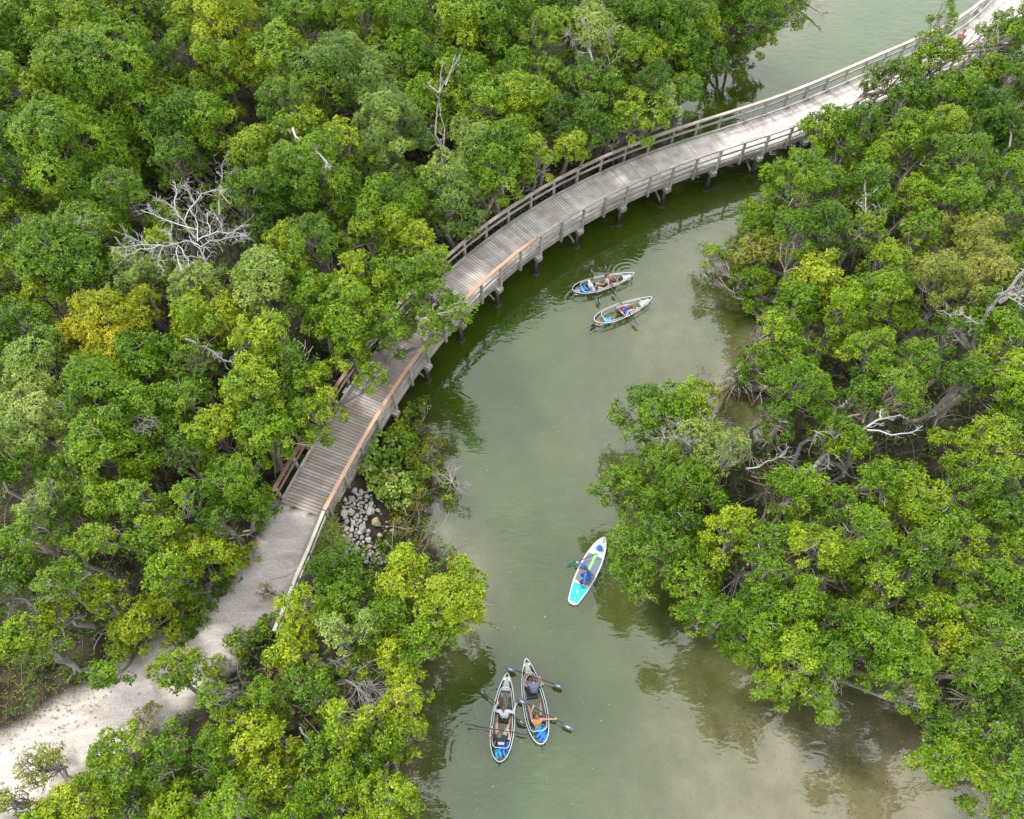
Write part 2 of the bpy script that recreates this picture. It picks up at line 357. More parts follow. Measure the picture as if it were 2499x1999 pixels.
for (px, py, rr, fq, am) in [(1165,1840,2.2,22,.09),(1530,668,2.2,26,.07),(1420,735,2.0,22,.07),(1230,910,.9,30,.07),(1655,850,.9,36,.045),(1395,1480,1.3,26,.09),(1290,1640,1.2,26,.08)]:
    c = at(px, py)
    vd = n.nodes.new('ShaderNodeVectorMath'); vd.operation = 'DISTANCE'; L(V, vd.inputs[0]); vd.inputs[1].default_value = (c.x, c.y, 0)
    si = n.nodes.new('ShaderNodeMath'); si.operation = 'MULTIPLY'; L(vd.outputs['Value'], si.inputs[0]); si.inputs[1].default_value = fq
    s2 = n.nodes.new('ShaderNodeMath'); s2.operation = 'SINE'; L(si.outputs[0], s2.inputs[0])
    mr = n.nodes.new('ShaderNodeMapRange'); L(vd.outputs['Value'], mr.inputs[0]); mr.inputs[1].default_value = rr*.25; mr.inputs[2].default_value = rr; mr.inputs[3].default_value = am; mr.inputs[4].default_value = 0
    pm = n.nodes.new('ShaderNodeMath'); pm.operation = 'MULTIPLY_ADD'; L(s2.outputs[0], pm.inputs[0]); L(mr.outputs[0], pm.inputs[1]); L(hs, pm.inputs[2]); hs = pm.outputs[0]
bp = n.nodes.new('ShaderNodeBump'); bp.inputs['Strength'].default_value = 1.0; bp.inputs['Distance'].default_value = .02; L(hs, bp.inputs['Height'])
L(bp.outputs[0], gls.inputs['Normal']); L(bp.outputs[0], fr.inputs['Normal']); L(surf.outputs[0], n.nodes['Material Output'].inputs[0])
sheet('water', np.zeros(GX.shape), wm, {'depth': np.maximum(-GZ, 0)})

# ------------------------------------------------------------- boardwalk
def woodmat(name, lo, hi, dark, am=.5, gloss=.35):
    return mat(name, hi, rough=.55, spec=gloss, ramp=[(0, lo), (1, hi)], noise=(1.7, dark, am), bump=.35, nscale=30)
DECKM = woodmat('weathered_glare_decking', (.185, .150, .125), (.345, .325, .30), (.10, .078, .06), .45)
GREYM = woodmat('grey_timber', (.14, .128, .116), (.24, .225, .205), (.07, .062, .053), .5)
TANM = woodmat('tan_handrail_timber', (.20, .118, .068), (.27, .165, .10), (.17, .12, .08), .4)
PINKM = woodmat('aged_handrail_timber', (.22, .175, .14), (.31, .27, .235), (.15, .12, .09), .6)
RUSTM = woodmat('brown_rail_timber', (.12, .066, .04), (.19, .115, .077), (.09, .065, .05), .6)
PILEM = mat('black_pile_wrap', (.006, .007, .010), rough=.45, noise=(3, (.02, .016, .013), .6))
PILEB = mat('pile_collar', (.035, .027, .02), rough=.9, noise=(8, (.012, .01, .008), .8), bump=.5)
BW = empty('boardwalk', (CLINE[0].x, CLINE[0].y, 0)); tag(BW, 'long curved wooden boardwalk with railings crossing the green creek', 'boardwalk')
def frame(s):
    i = max(0, min(len(CLINE)-1.001, s/.25)); k = int(i); f = i-k
    p = CLINE[k].lerp(CLINE[k+1], f); t = (CLINE[min(k+3, len(CLINE)-1)]-CLINE[max(0, k-2)]).normalized()
    return p, t, Vector((-t.y, t.x, 0))
SLEN = (len(CLINE)-1)*.25
random.seed(4)
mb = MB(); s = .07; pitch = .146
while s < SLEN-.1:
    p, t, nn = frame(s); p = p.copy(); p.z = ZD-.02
    mb.box(p+nn*random.uniform(-.012, .012), t, nn, (0, 0, 1), 0.063, W_DECK/2-.02, .02, .45*random.random()+.05+.46*max(0, min(1, (s-7)/13))); s += pitch  # random wood tone, plus sky glare and tree shade painted along the run
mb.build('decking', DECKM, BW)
def along(off, z, wd, ht, m, name, s0=0, s1=None, seg=1.45, gap=.004, par=None, tilt=None):
    mb = MB(); s1 = s1 or SLEN-.1; s = s0
    while s < s1-.05:
        e = min(s+seg, s1); p, t, a = frame(s+gap); q, t2, b_ = frame(e-gap)
        p = p+a*off; q = q+b_*off; p.z = q.z = z; tt = random.random(); mb.bar(p, q, wd, ht, tt); s = e
    return mb.build(name, m, par or BW)
h = W_DECK/2
PS = 1.45
for sgn, nm in ((-1, 'near'), (1, 'far')):
    o = sgn*(h+.03)
    along(sgn*(h+.0), ZD-.16, .05, .26, GREYM, 'fascia_beam')
    along(sgn*h*.35, ZD-.18, .07, .24, GREYM, 'floor_joist')
    along(sgn*(h-.09), ZD+.135, .10, .09, GREYM, 'kick_rail', s0=.1)
    # short blocks that carry the kick rail
    mb = MB(); s = .35
    while s < SLEN-.3:
        p, t, a = frame(s); p = p+a*sgn*(h-.09); p.z = ZD+.045; mb.box(p, t, a, (0, 0, 1), .14, .055, .044); s += PS
    mb.build('rail_block', GREYM, BW)
    along(sgn*(h+.035), ZD+.60, .045, .12, RUSTM if sgn > 0 else GREYM, 'mid_rail', s0=0, s1=9 if sgn > 0 else None)
    if sgn > 0: along(sgn*(h+.035), ZD+.60, .045, .12, GREYM, 'mid_rail', s0=9)
    if sgn > 0:
        along(o+.0, ZD+1.075, .16, .045, RUSTM, 'handrail', s0=0, s1=9.0); along(o, ZD+1.075, .16, .045, PINKM, 'handrail', s0=9.0)
        along(o+.0, ZD+1.0, .045, .10, GREYM, 'rail_support')
    else:
        along(o, ZD+1.075, .16, .045, TANM, 'handrail', s0=-.05, s1=17.3); along(o, ZD+1.075, .16, .045, GREYM, 'handrail', s0=17.35)
        along(o+.0, ZD+1.0, .045, .10, GREYM, 'rail_support')
    s = .2
    while s < SLEN-.3:
        p, t, a = frame(s); p = p+a*sgn*(h+.085); mb = MB(); mb.box((p.x, p.y, ZD+.335), t, a, (0, 0, 1), .055, .055, .715)
        mb.build('rail_post', GREYM, BW); s += PS
s = 2.1+PS/2; k = 0
while s < SLEN-.5:
    p, t, a = frame(s)
    mb = MB(); q = p.copy(); q.z = ZD-.42; mb.box(q, a, t, (0, 0, 1), h+.28, .07, .125); mb.box(q+t*.16, a, t, (0, 0, 1), h+.28, .07, .125); mb.build('cap_beam', GREYM, BW)
    for sgn in (-1, 1):
        q = p+t*.08+a*sgn*(h-.02); zb = min(-.3, hz(q.x, q.y)-.2); mb = MB()
        mb.tube([(q.x, q.y, zb), (q.x, q.y, ZD-.55)], .13, 12); pl = mb.build('piling', PILEM, BW, True)
        mb = MB(); mb.tube([(q.x, q.y, -.08), (q.x, q.y, .02), (q.x, q.y, .13)], [.18, .19, .15], 12); mb.build('pile_collar', PILEB, pl)
    if k % 2 == 0:
        mb = MB(); A = p+t*.08-a*(h-.1); B = p+t*.08+a*(h-.1); A.z = .15; B.z = ZD-.6; mb.bar(A, B, .05, .14); mb.build('cross_brace', GREYM, BW)
    s += 2*PS; k += 1
# grey railing along the path beyond the tan handrail
PR = empty('wooden_railing', at(790, 1247, ZD)); tag(PR, 'weathered grey wooden railing beside the sandy path past the boardwalk', 'railing')
rp_ = [(790,1247),(750,1345),(722,1408),(695,1480),(668,1540)]
mb = MB(); m2 = MB()
pts = [at(x, y, ZD+1.0) for x, y in rp_]
for a_, b_ in zip(pts[:-1], pts[1:]):
    mb.bar(a_, b_, .13, .045); m2.bar(a_-Vector((0, 0, .5)), b_-Vector((0, 0, .5)), .04, .12)
    p3 = MB(); g = hz(a_.x, a_.y)-.1; p3.box((a_.x+.02, a_.y, (g+a_.z-.03)/2), (1, 0, 0), (0, 1, 0), (0, 0, 1), .05, .05, (a_.z-.03-g)/2); p3.build('rail_post', GREYM, PR)
mb.build('handrail', GREYM, PR); m2.build('mid_rail', GREYM, PR)

# ------------------------------------------------------------- trees
RG = np.random.RandomState(11)
def unit(v): return v/np.maximum(np.linalg.norm(v, axis=-1, keepdims=True), 1e-9)
def leaf_quads(C, N, k, ln, wd, tb, rg, up=.45):
    n = len(C); C = np.repeat(C, k, 0); N = np.repeat(N, k, 0); tb = np.repeat(tb, k)
    r = rg.randn(n*k, 3); T1 = unit(np.cross(N, r)); u = rg.uniform(-.25, up*2, (n*k, 1))
    D = unit(T1+N*u); S = unit(np.cross(D, N)+rg.randn(n*k, 3)*.28)
    l = ln*rg.uniform(.7, 1.25, (n*k, 1)); wv = wd*rg.uniform(.75, 1.2, (n*k, 1))*.5
    B = C+D*l*.12+rg.randn(n*k, 3)*ln*.16; M = B+D*l*.55; P = B+D*l-N*l*.12
    V = np.stack([B, M-S*wv, P, M+S*wv], 1)
    T = np.clip(tb+rg.randn(n*k)*.13, 0, 1); return V, T
def deck_dist(X, Y):
    best = np.full(np.shape(X), 1e9)
    for i in range(0, len(CL)-4, 4):
        ax, ay = CL[i]; bx, by = CL[i+4]; dx, dy = bx-ax, by-ay
        t = np.clip(((X-ax)*dx+(Y-ay)*dy)/(dx*dx+dy*dy), 0, 1); best = np.minimum(best, np.hypot(X-ax-t*dx, Y-ay-t*dy))
    return best
def crown_mesh(c, Rx, Rz, nl, dens, ln, wd, rg, sparse=1.0, lob=None):
    """returns lobe centres, radii, leaf quads, tints"""
    cs = []; rs = []
    if lob is None:
        g = 2.399963; k0 = rg.rand()*6.28
        for i in range(nl):
            f = (i+.5)/nl; a = k0+i*g+rg.uniform(-.35, .35); rad = math.sqrt(f)*.80*Rx*(1+.22*math.sin(2*a+k0*3)+.16*math.sin(3*a+k0*5))
            z = Rz*(.95*math.cos(f*2.1)-.30)+rg.uniform(-.32, .25)*Rz
            cs.append((c[0]+rad*math.cos(a)*rg.uniform(.8, 1.12), c[1]+rad*math.sin(a)*rg.uniform(.8, 1.12), c[2]+z))
            rs.append(Rx*rg.choice([.16, .22, .28, .36], p=[.3, .35, .25, .1])*rg.uniform(.85, 1.15)*(1.3 if nl < 12 else 1))
    cs = np.array(cs); rs = np.array(rs)
    CC = []; NN = []; TB = []
    for i in range(len(cs)):
        m = int(4*math.pi*rs[i]**2*dens*.8*sparse)
        d = unit(rg.randn(m, 3)); d = d[d[:, 2] > -.45]
        # bumpy lobe: radius modulated by direction
        bump = 1+.16*np.sin(5*d[:, 0]+i)+.14*np.sin(6*d[:, 1]+2*i)+.10*np.sin(9*d[:, 2]+3*i)
        rad = rs[i]*bump*rg.uniform(.62, 1.06, len(d))**.6
        P = cs[i]+d*rad[:, None]*np.array([1, 1, .8])
        keep = np.ones(len(P), bool)
        for j in range(len(cs)):
            if j != i:
                q = np.linalg.norm((P-cs[j])*np.array([1, 1, 1.2]), axis=1); keep &= q > rs[j]*.72
        P = P[keep]; d = d[keep]
        # gaps: drop clumps in a noise field
        nz = np.sin(P[:, 0]*3.1+i)+np.sin(P[:, 1]*3.7+2*i)+np.sin(P[:, 2]*4.3+P[:, 0]*2)
        kk = nz > -1.9+rg.rand(len(P))*.5; P = P[kk]; d = d[kk]
        cl_ = .5+.09*np.sin(P[:, 0]*7+i)*np.sin(P[:, 1]*8-i)+.11*np.sin(P[:, 0]*.9+1.3*P[:, 1]+c[2])
        CC.append(P); NN.append(unit(d+np.array([0, 0, .55]))); TB.append(cl_+rg.uniform(-.13, .13)+rg.randn(len(P))*.10)
    CC = np.concatenate(CC); NN = np.concatenate(NN); TB = np.concatenate(TB)
    dd = deck_dist(CC[:, 0], CC[:, 1])
    ok = ~((dd < 1.42) & (CC[:, 2] < 3.15)) & (CC[:, 2] > .12)
    CC, NN, TB = CC[ok], NN[ok], TB[ok]
    V, T = leaf_quads(CC, NN, 6, ln, wd, TB, rg)
    return cs, rs, V, T
def curved(a, b, rg, wob=.12, n=5):
    a = Vector(a); b = Vector(b); L = (b-a).length; o = Vector((rg.uniform(-1, 1), rg.uniform(-1, 1), rg.uniform(-.3, .6)))*wob*L
    return [a.lerp(b, i/(n-1))+o*math.sin(math.pi*i/(n-1))+Vector(tuple(rg.randn(3)*.025*L)) * (0 if i in (0, n-1) else 1) for i in range(n)]
def trunk_mesh(mb, c, Rx, Rz, cs, rs, rg, foot=None, twigs=4, rt=None, far=None, abv=None):
    g = foot or find_foot(c[0]+rg.uniform(-.35, .35)*Rx, c[1]+rg.uniform(-.2, .4)*Rx, far, abv); gz = max(-.4, hz(*g)-.1)
    top = Vector((c[0], c[1], max(gz+.5, c[2]-Rz*.75))); r0 = rt or (.05+.035*Rx)
    st = curved((g[0], g[1], gz), top, rg, .12, 5); mb.tube(st, np.linspace(r0*1.25, r0*.8, 5), 6, tint=rg.rand())
    ns = float(shore(np.array([g[0]]), np.array([g[1]]))[0]) < 1.5
    for i in range(11 if ns else 3):      # prop roots
        a = rg.rand()*6.28; rr_ = rg.uniform(.45, 1.3) if ns else .5; q = Vector((g[0]+math.cos(a)*rr_, g[1]+math.sin(a)*rr_, gz-.05)); p = st[0].lerp(st[1], rg.uniform(.4, 1))
        mb.tube([p, (p+q)/2+Vector((math.cos(a)*.15, math.sin(a)*.15, .22)), q], [.025, .022, .018], 4, tint=rg.rand())
    for i in range(len(cs)):
        if deck_dist(cs[i][0], cs[i][1]) < 1.45 and cs[i][2] < 3.3: continue
        s0 = st[rg.randint(3, 5)]; e = Vector(tuple(cs[i])); ln = curved(s0, e, rg, .14, 5); r = r0*.34
        mb.tube(ln, np.linspace(r, .013, 5), 5, tint=rg.rand())
        for k in range(twigs):
            d = unit(rg.randn(3)+np.array([0, 0, .9])); q = cs[i]+d*rs[i]*rg.uniform(.8, 1.22)
            if deck_dist(q[0], q[1]) < 1.5 and q[2] < 3.2: continue
            m0 = ln[rg.randint(2, 5)]; mb.tube(curved(m0, q, rg, .12, 4), [.013, .011, .009, .006], 3, cap=False, tint=.3+.7*rg.rand())
NPX = sorted(near_px+[(2345, 150), (2600, 60)])
PPX = [(a, b) for a, b, c in path_px]
def deck_px(px, py, NPX=NPX):
    b = 9e9
    for (ax, ay), (bx, by) in zip(NPX[:-1], NPX[1:]):
        dx, dy = bx-ax, by-ay; t = min(1, max(0, ((px-ax)*dx+(py-ay)*dy)/(dx*dx+dy*dy))); b = min(b, math.hypot(px-ax-t*dx, py-ay-t*dy))
    return b
def side_far(px, py):
    if (px, py) in ((1098, 755), (1130, 760), (1050, 800)): return True
    if px < 790: return True
    return bool(py < np.interp(px, [a for a, b in NPX], [b for a, b in NPX]))
def sgn_line(x, y, P):
    b = (9e9, 0)
    for i in range(0, len(P)-1):
        ax, ay = P[i][0], P[i][1]; dx, dy = P[i+1][0]-ax, P[i+1][1]-ay; t = min(1, max(0, ((x-ax)*dx+(y-ay)*dy)/(dx*dx+dy*dy)))
        d = math.hypot(x-ax-t*dx, y-ay-t*dy)
        if d < b[0]: b = (d, 1 if dx*(y-ay)-dy*(x-ax) > 0 else -1)
    return b[0]*b[1]
CL6 = CL[::6]
def sgn_deck(x, y): return sgn_line(x, y, CL6)
PCX = np.vstack([PC[:1]+(PC[:1]-PC[1:2])*4, PC])
def sgn_path(x, y): return -sgn_line(x, y, PCX)
def above_path(px, py):
    if px > 800 or py < 1150: return None
    return bool(py < np.interp(px, [-400, -200, 0, 130, 270, 395, 510, 615, 690, 742], [2120, 2010, 1900, 1830, 1745, 1668, 1565, 1450, 1345, 1245]))
def find_foot(x, y, far=None, abv=None):
    x, y = float(x), float(y)
    for _ in range(30):
        sx = lambda a, b: float(shore(np.array([a]), np.array([b]))[0])
        d = sx(x, y); dk = float(deck_dist(x, y)); q, t_ = segdist(np.array([x]), np.array([y]), PC); pw_ = np.interp(t_[0], np.arange(len(PC)), PWD)+.4
        mv = np.zeros(2)
        if d < .35: mv += np.array([sx(x+.2, y)-sx(x-.2, y), sx(x, y+.2)-sx(x, y-.2)])
        if far is not None and dk < 6 and (sgn_deck(x, y) > 0) != far:
            mv += np.array([sgn_deck(x+.2, y)-sgn_deck(x-.2, y), sgn_deck(x, y+.2)-sgn_deck(x, y-.2)])*(3 if far else -3)
        elif dk < 1.9: mv += np.array([float(deck_dist(x+.2, y)-deck_dist(x-.2, y)), float(deck_dist(x, y+.2)-deck_dist(x, y-.2))])*1.5
        if abv is not None and q[0] < 5 and (sgn_path(x, y) > 0) != abv:
            mv += np.array([sgn_path(x+.2, y)-sgn_path(x-.2, y), sgn_path(x, y+.2)-sgn_path(x, y-.2)])*(3 if abv else -3)
        elif q[0] < pw_:
            f = lambda a, b: segdist(np.array([a]), np.array([b]), PC)[0][0]
            mv += np.array([f(x+.2, y)-f(x-.2, y), f(x, y+.2)-f(x, y-.2)])*1.5
        n_ = np.hypot(*mv)
        if n_ < 1e-6: break
        x += mv[0]/n_*.2; y += mv[1]/n_*.2
    return (x, y)
LEN = {'Y': (.12, .06, 80), 'G': (.115, .058, 80), 'D': (.11, .056, 74), 'P': (.092, .045, 108), 'O': (.12, .06, 78), 'S': (.092, .045, 92), 'B': (.09, .042, 85), 'R': (.155, .13, 36)}
TREES = []
def tree(px, py, rp, kind, z=None, flat=.8, sparse=1.0, nl=None, low=False, bark=None):
    z0 = z if z is not None else 5.1+RG.uniform(-.8, .9)
    Rx = rp/ppm(px, py, z0)*1.14
    if z is None:
        best = None
        far = side_far(px, py); abv = above_path(px, py); chk = abv is not False and (px < 1480 or py < 420)
        for q in [z0]+[z0-.3*i for i in range(1, 13)]+[z0+.3*i for i in range(1, 6)]:
            if q < 1.8: continue
            p = at(px, py, q); d = float(deck_dist(p.x, p.y))
            sc = max(0, Rx*.9+1.35-d)*max(0, min(2.2, 3.5-(q-.85*Rx*flat)))*3+abs(q-z0)*.35
            if chk: sc += max(0, (.6-sgn_deck(p.x, p.y)) if far else (sgn_deck(p.x, p.y)+.6))*(.5 if d < 6 else 0)
            if abv is not None: sc += max(0, 1.6-sgn_path(p.x, p.y)*(1 if abv else -1))*.8
            if best is None or sc < best[0]: best = (sc, q)
        z0 = best[1]
    Rx = rp/ppm(px, py, z0)*1.14; Rz = Rx*flat; c = at(px, py, z0)
    ln, wd, dens = LEN[kind]; rg = np.random.RandomState((px*7+py*13) % 99991); kf = rg.uniform(.82, 1.18); ln *= kf; wd *= kf; dens /= kf**1.7
    nl = nl or int(np.clip(5+Rx*12, 9, 50))
    Rx *= 1 if min(deck_px(px, py), deck_px(px, py, PPX)-30) > rp*1.5 else .88
    cs, rs, V, T = crown_mesh(c, Rx, Rz, nl, dens, ln, wd, rg, sparse)
    g = hz(c.x, c.y); e = empty('mangrove_tree', (c.x, c.y, max(g, -.3)))
    quads('crown', V, T, LM[kind], e, (c.x, c.y, c.z))
    mb = MB(); trunk_mesh(mb, c, Rx, Rz, cs, rs, rg, twigs=6 if kind in 'PS' else 5, far=side_far(px, py) if (above_path(px, py) is not False and (px < 1480 or py < 420) and not (py > 1250 and px > 790)) else None, abv=above_path(px, py)); mb.build('trunk', bark or (BARKG if kind in 'PSY' else BARK), e, origin=None)
    tag(e, cat='tree'); TREES.append((e, px, py, rp, kind)); return e
TD = """
60 60 95 D;30 130 70 G;130 72 78 G;235 85 88 Y;345 35 62 D;50 15 60 G;160 10 60 D;440 30 55 G;145 165 72 Y;35 215 82 Y;20 330 70 G;455 125 66 G;490 15 60 Y;560 62 92 Y;555 160 92 Y;685 140 84 G;
275 225 168 G;175 385 142 G;450 280 75 D;520 300 80 G;430 395 70 D;690 245 66 D;625 375 76 Y;700 470 74 D;640 565 56 D;410 540 48 Y;395 590 46 Y;300 470 70 D;30 515 66 Y;92 560 48 Y;225 570 84 D;590 470 62 D;20 430 60 D;360 150 50 D;
720 50 82 G;870 38 92 Y;985 45 72 G;1000 125 78 G;855 195 128 P;960 290 88 P;925 385 82 P;1150 75 96 Y;1125 200 94 G;1060 160 64 D;1040 250 66 G;740 320 74 Y;835 350 62 Y;760 425 112 G;830 470 62 D;780 215 60 D;690 330 50 D;
1165 365 82 P;1102 468 88 P;1050 428 36 Y;930 490 74 G;828 520 52 Y;1005 505 72 G;1222 415 68 G;1285 275 104 Y;1395 350 48 Y;1230 365 82 G;1190 260 60 G;1255 185 60 G;1330 190 60 D;1360 290 62 D;1300 385 58 Y;
1240 60 92 G;1335 85 64 G;1455 95 84 P;1400 30 55 D;1520 40 70 G;1590 60 100 G;1655 50 80 D;1575 148 76 Y;1535 140 60 G;1655 130 70 G;1712 65 56 Y;1700 145 66 D;1790 40 70 G;1860 35 58 D;1930 10 52 G;1792 140 42 Y;1850 95 42 Y;1440 210 78 D;1485 218 52 G;1615 250 44 P;1540 255 54 Y;1662 228 54 G;1425 290 66 D;1540 298 50 G;1605 276 42 G;1460 318 42 D;1590 210 60 D;
180 640 112 G;100 716 54 Y;20 625 66 Y;55 790 76 D;330 680 84 P;245 700 58 D;480 690 70 P;262 795 102 O;345 725 40 O;175 815 44 O;510 792 106 Y;640 825 74 Y;645 685 98 P;350 885 92 G;100 895 94 P;255 940 104 G;60 1035 112 P;350 1010 112 G;240 1085 84 G;610 955 84 Y;455 975 70 D;530 1060 84 Y;670 1060 62 G;480 890 56 D;170 1000 50 D;
700 585 56 Y;765 575 64 D;888 562 60 Y;965 560 62 Y;1018 580 50 Y;870 655 54 Y;945 675 56 Y;1010 715 92 G;1098 755 54 G;770 715 60 G;700 655 58 G;850 760 96 G;955 800 66 G;800 785 56 Y;862 850 60 Y;910 915 40 Y;660 880 60 G;720 865 48 D;750 935 72 Y;770 1015 62 Y;690 1010 58 G;620 1035 54 D;1055 640 46 Y;
330 1090 70 G;440 1100 54 D;240 1210 56 G;90 1225 50 P;50 1130 60 G;60 1310 60 D;160 1150 56 D;340 1230 62 D;452 1212 40 Y;372 1300 56 G;240 1315 48 Y;180 1332 28 Y;490 1345 72 Y;595 1355 44 Y;585 1180 78 G;632 1240 44 G;15 1325 34 Y;60 1395 62 G;130 1500 46 Y;35 1565 68 Y;115 1580 34 Y;405 1400 62 G;470 1440 56 G;250 1458 52 Y;345 1525 84 Y;260 1650 50 G;500 1490 44 D;160 1260 60 D;530 1270 54 D;440 1530 50 G;550 1160 60 G;150 1420 60 D;
722 1478 62 Y;800 1380 60 G;850 1450 88 G;1100 1460 92 Y;990 1400 74 Y;950 1500 72 G;720 1575 62 Y;1050 1550 62 G;960 1590 60 Y;880 1620 52 Y;990 1690 64 Y;970 1790 66 Y;760 1680 66 G;840 1760 60 Y;640 1700 56 G;640 1800 82 Y;655 1905 82 Y;520 1700 52 D;430 1640 62 Y;400 1720 0 Y;285 1860 90 Y;400 1850 72 G;180 1960 80 Y;90 1875 62 S;520 1850 74 G;430 1950 80 Y;560 1960 72 G;860 1890 82 Y;950 1940 74 Y;760 1950 72 G;780 1830 60 G;20 1960 50 S;300 1980 70 G;900 1520 44 P;820 1540 50 P;560 1760 46 Y;
2295 62 36 G;2285 145 64 G;2412 168 50 Y;2450 85 62 G;2470 190 66 G;2180 190 62 G;2215 250 74 D;2320 240 82 G;2400 290 80 D;2288 300 62 Y;2008 308 62 Y;2105 300 60 G;2060 345 60 G;2190 355 84 G;2140 385 52 Y;1960 430 78 G;1905 470 52 G;2030 450 66 G;2125 455 60 G;2015 545 72 D;1955 560 60 G;2240 480 62 Y;2345 470 72 Y;2462 435 64 G;2350 385 76 D;2450 330 66 D;2440 520 60 D;2250 560 54 G;2120 560 50 D;
2355 590 92 S;2390 650 80 S;2300 690 84 S;1997 668 66 Y;1950 740 70 G;2155 640 56 Y;2150 720 84 G;1890 800 60 G;2050 770 84 G;1930 850 64 G;1850 622 62 S;1740 625 38 G;1795 615 46 G;1800 700 40 D;1850 555 56 G;1730 680 26 D;1850 690 50 G;1870 510 50 G;2130 850 62 Y;2235 880 66 Y;2200 950 66 D;2470 840 86 G;2440 940 72 G;1950 930 70 G;1850 880 52 Y;1760 975 0 Y;1990 950 56 G;2320 800 50 D;2350 920 60 D;2480 680 56 G;2100 960 60 D;2430 750 50 G;1900 1010 56 D;
2030 1035 46 Y;2085 1075 42 Y;1600 1010 80 G;1680 980 60 Y;1715 1080 80 P;1620 1150 84 G;1500 1180 50 G;1560 1230 52 G;1700 1190 84 G;1790 1080 44 P;1785 1290 66 Y;1590 1330 90 D;1560 1415 56 G;1700 1390 88 G;1660 1270 60 G;1780 1420 0 G;1995 1335 78 Y;2080 1385 56 Y;1950 1200 78 G;2050 1230 50 Y;1870 1330 62 D;2216 1215 92 Y;2150 1170 50 Y;2410 1090 88 Y;2400 1165 72 G;2300 1270 60 Y;2380 1305 42 Y;2270 1330 50 G;2120 1290 70 G;2460 1240 72 D;2330 1190 0 D;2345 1395 56 Y;2235 1380 62 Y;2150 1400 54 G;
1880 1385 44 G;1870 1460 62 G;1850 1530 84 G;1790 1520 56 Y;1945 1470 74 G;1940 1590 84 G;1720 1490 54 G;2115 1470 44 Y;2060 1520 70 D;2165 1560 86 G;2215 1630 84 G;2325 1560 62 Y;2265 1480 62 G;2440 1440 74 G;2440 1560 84 D;1990 1700 52 G;1900 1670 54 G;2240 1690 48 G;2280 1765 52 G;2425 1790 56 Y;2350 1850 84 G;2450 1700 78 D;2460 1900 72 D;2390 1650 66 D;2030 1610 60 D;2350 1480 50 Y;2300 1860 60 G;2480 1330 60 G;
60 -30 80 D;200 -25 80 G;300 -30 70 Y;420 -20 80 D;560 -25 84 G;680 -30 70 D;800 -35 80 G;930 -30 70 D;1060 -25 74 G;1180 -30 80 D;1300 -20 74 G;1420 -35 74 D;1540 -30 80 G;1660 -25 74 D;1780 -40 74 G;1880 -45 60 D;
-40 80 80 G;-45 260 80 D;-40 420 70 G;-30 700 70 D;-40 860 70 G;-40 1150 60 G;-30 1450 50 D;2530 60 70 G;2540 260 70 D;2540 600 70 G;2530 1000 70 G;2540 1450 70 D;2530 1650 60 G;100 2030 70 G;450 2040 70 Y;700 2040 70 G;860 2040 70 Y;2480 2020 60 G;1130 760 34 G;1050 800 40 G;840 800 46 Y
"""
for row in TD.replace('\n', '').split(';'):
    v = row.split()
    if len(v) < 4 or int(v[2]) == 0: continue
    px, py, rp, k = int(v[0]), int(v[1]), int(v[2]), v[3]
    zz = None; sp = 1.0
    if k == 'Y' and (px > 1900 or (px > 1480 and py > 600)) and (px, py) not in ((2216, 1215), (2410, 1090), (2345, 1395), (1995, 1335), (1997, 668), (2155, 640), (2030, 1035), (2288, 300), (2412, 168), (1785, 1290), (2425, 1790), (2325, 1560), (2130, 850)): k = 'G'
    if (px, py) in ((1098, 755), (1010, 715), (770, 1015), (750, 935), (910, 915), (862, 850), (955, 800), (690, 1010), (585, 1180)): zz = 4.9
    if 1480 < px < 1760 and py > 940 and py < 1450: zz = 2.6+RG.rand()*1.2; sp = .8
    if (px, py) in ((1850, 622), (1850, 95), (1792, 140), (1905, 470), (1740, 625), (1795, 615), (1800, 700), (1730, 680), (1850, 690), (1850, 555), (1870, 510)): zz = 1.7
    if (px, py) in ((1740, 625), (1795, 615), (1730, 680), (1800, 700)): zz, sp = 1.3, .55
    if k == 'S' and px < 200: sp = .6
    tree(px, py, rp, k, z=zz, sparse=sp, flat=2.2 if (px, py) == (2295, 62) else .8)

# undergrowth between and below the crowns
def scatter_land(n, seed, margin=.0):
    rg = np.random.RandomState(seed); P = np.stack([rg.uniform(-36, 38, n), rg.uniform(-5, 56, n)], 1)
    d = shore(P[:, 0], P[:, 1]); q, t_ = segdist(P[:, 0], P[:, 1], PC); w_ = np.interp(t_, np.arange(len(PC)), PWD)
    k = (d > margin) & (q > w_+.35) & (deck_dist(P[:, 0], P[:, 1]) > 1.3)
    a = at(880, 1290, 0); k &= np.hypot(P[:, 0]-a.x, P[:, 1]-a.y) > 1.5
    a = at(40, 1680, 1); k &= np.hypot(P[:, 0]-a.x, P[:, 1]-a.y) > .8
    return P[k], rg
P, rg = scatter_land(84000, 5, -.3)
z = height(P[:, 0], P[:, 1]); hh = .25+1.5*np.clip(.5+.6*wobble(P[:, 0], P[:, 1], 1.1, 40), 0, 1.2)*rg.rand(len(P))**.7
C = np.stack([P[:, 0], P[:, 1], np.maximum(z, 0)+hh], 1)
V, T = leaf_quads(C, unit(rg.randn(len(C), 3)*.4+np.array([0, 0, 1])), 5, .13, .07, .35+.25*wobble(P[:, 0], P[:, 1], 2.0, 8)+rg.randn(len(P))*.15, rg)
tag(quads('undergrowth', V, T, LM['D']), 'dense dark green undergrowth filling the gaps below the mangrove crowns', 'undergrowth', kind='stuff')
P, rg = scatter_land(8000, 6, -.4); mb = MB()
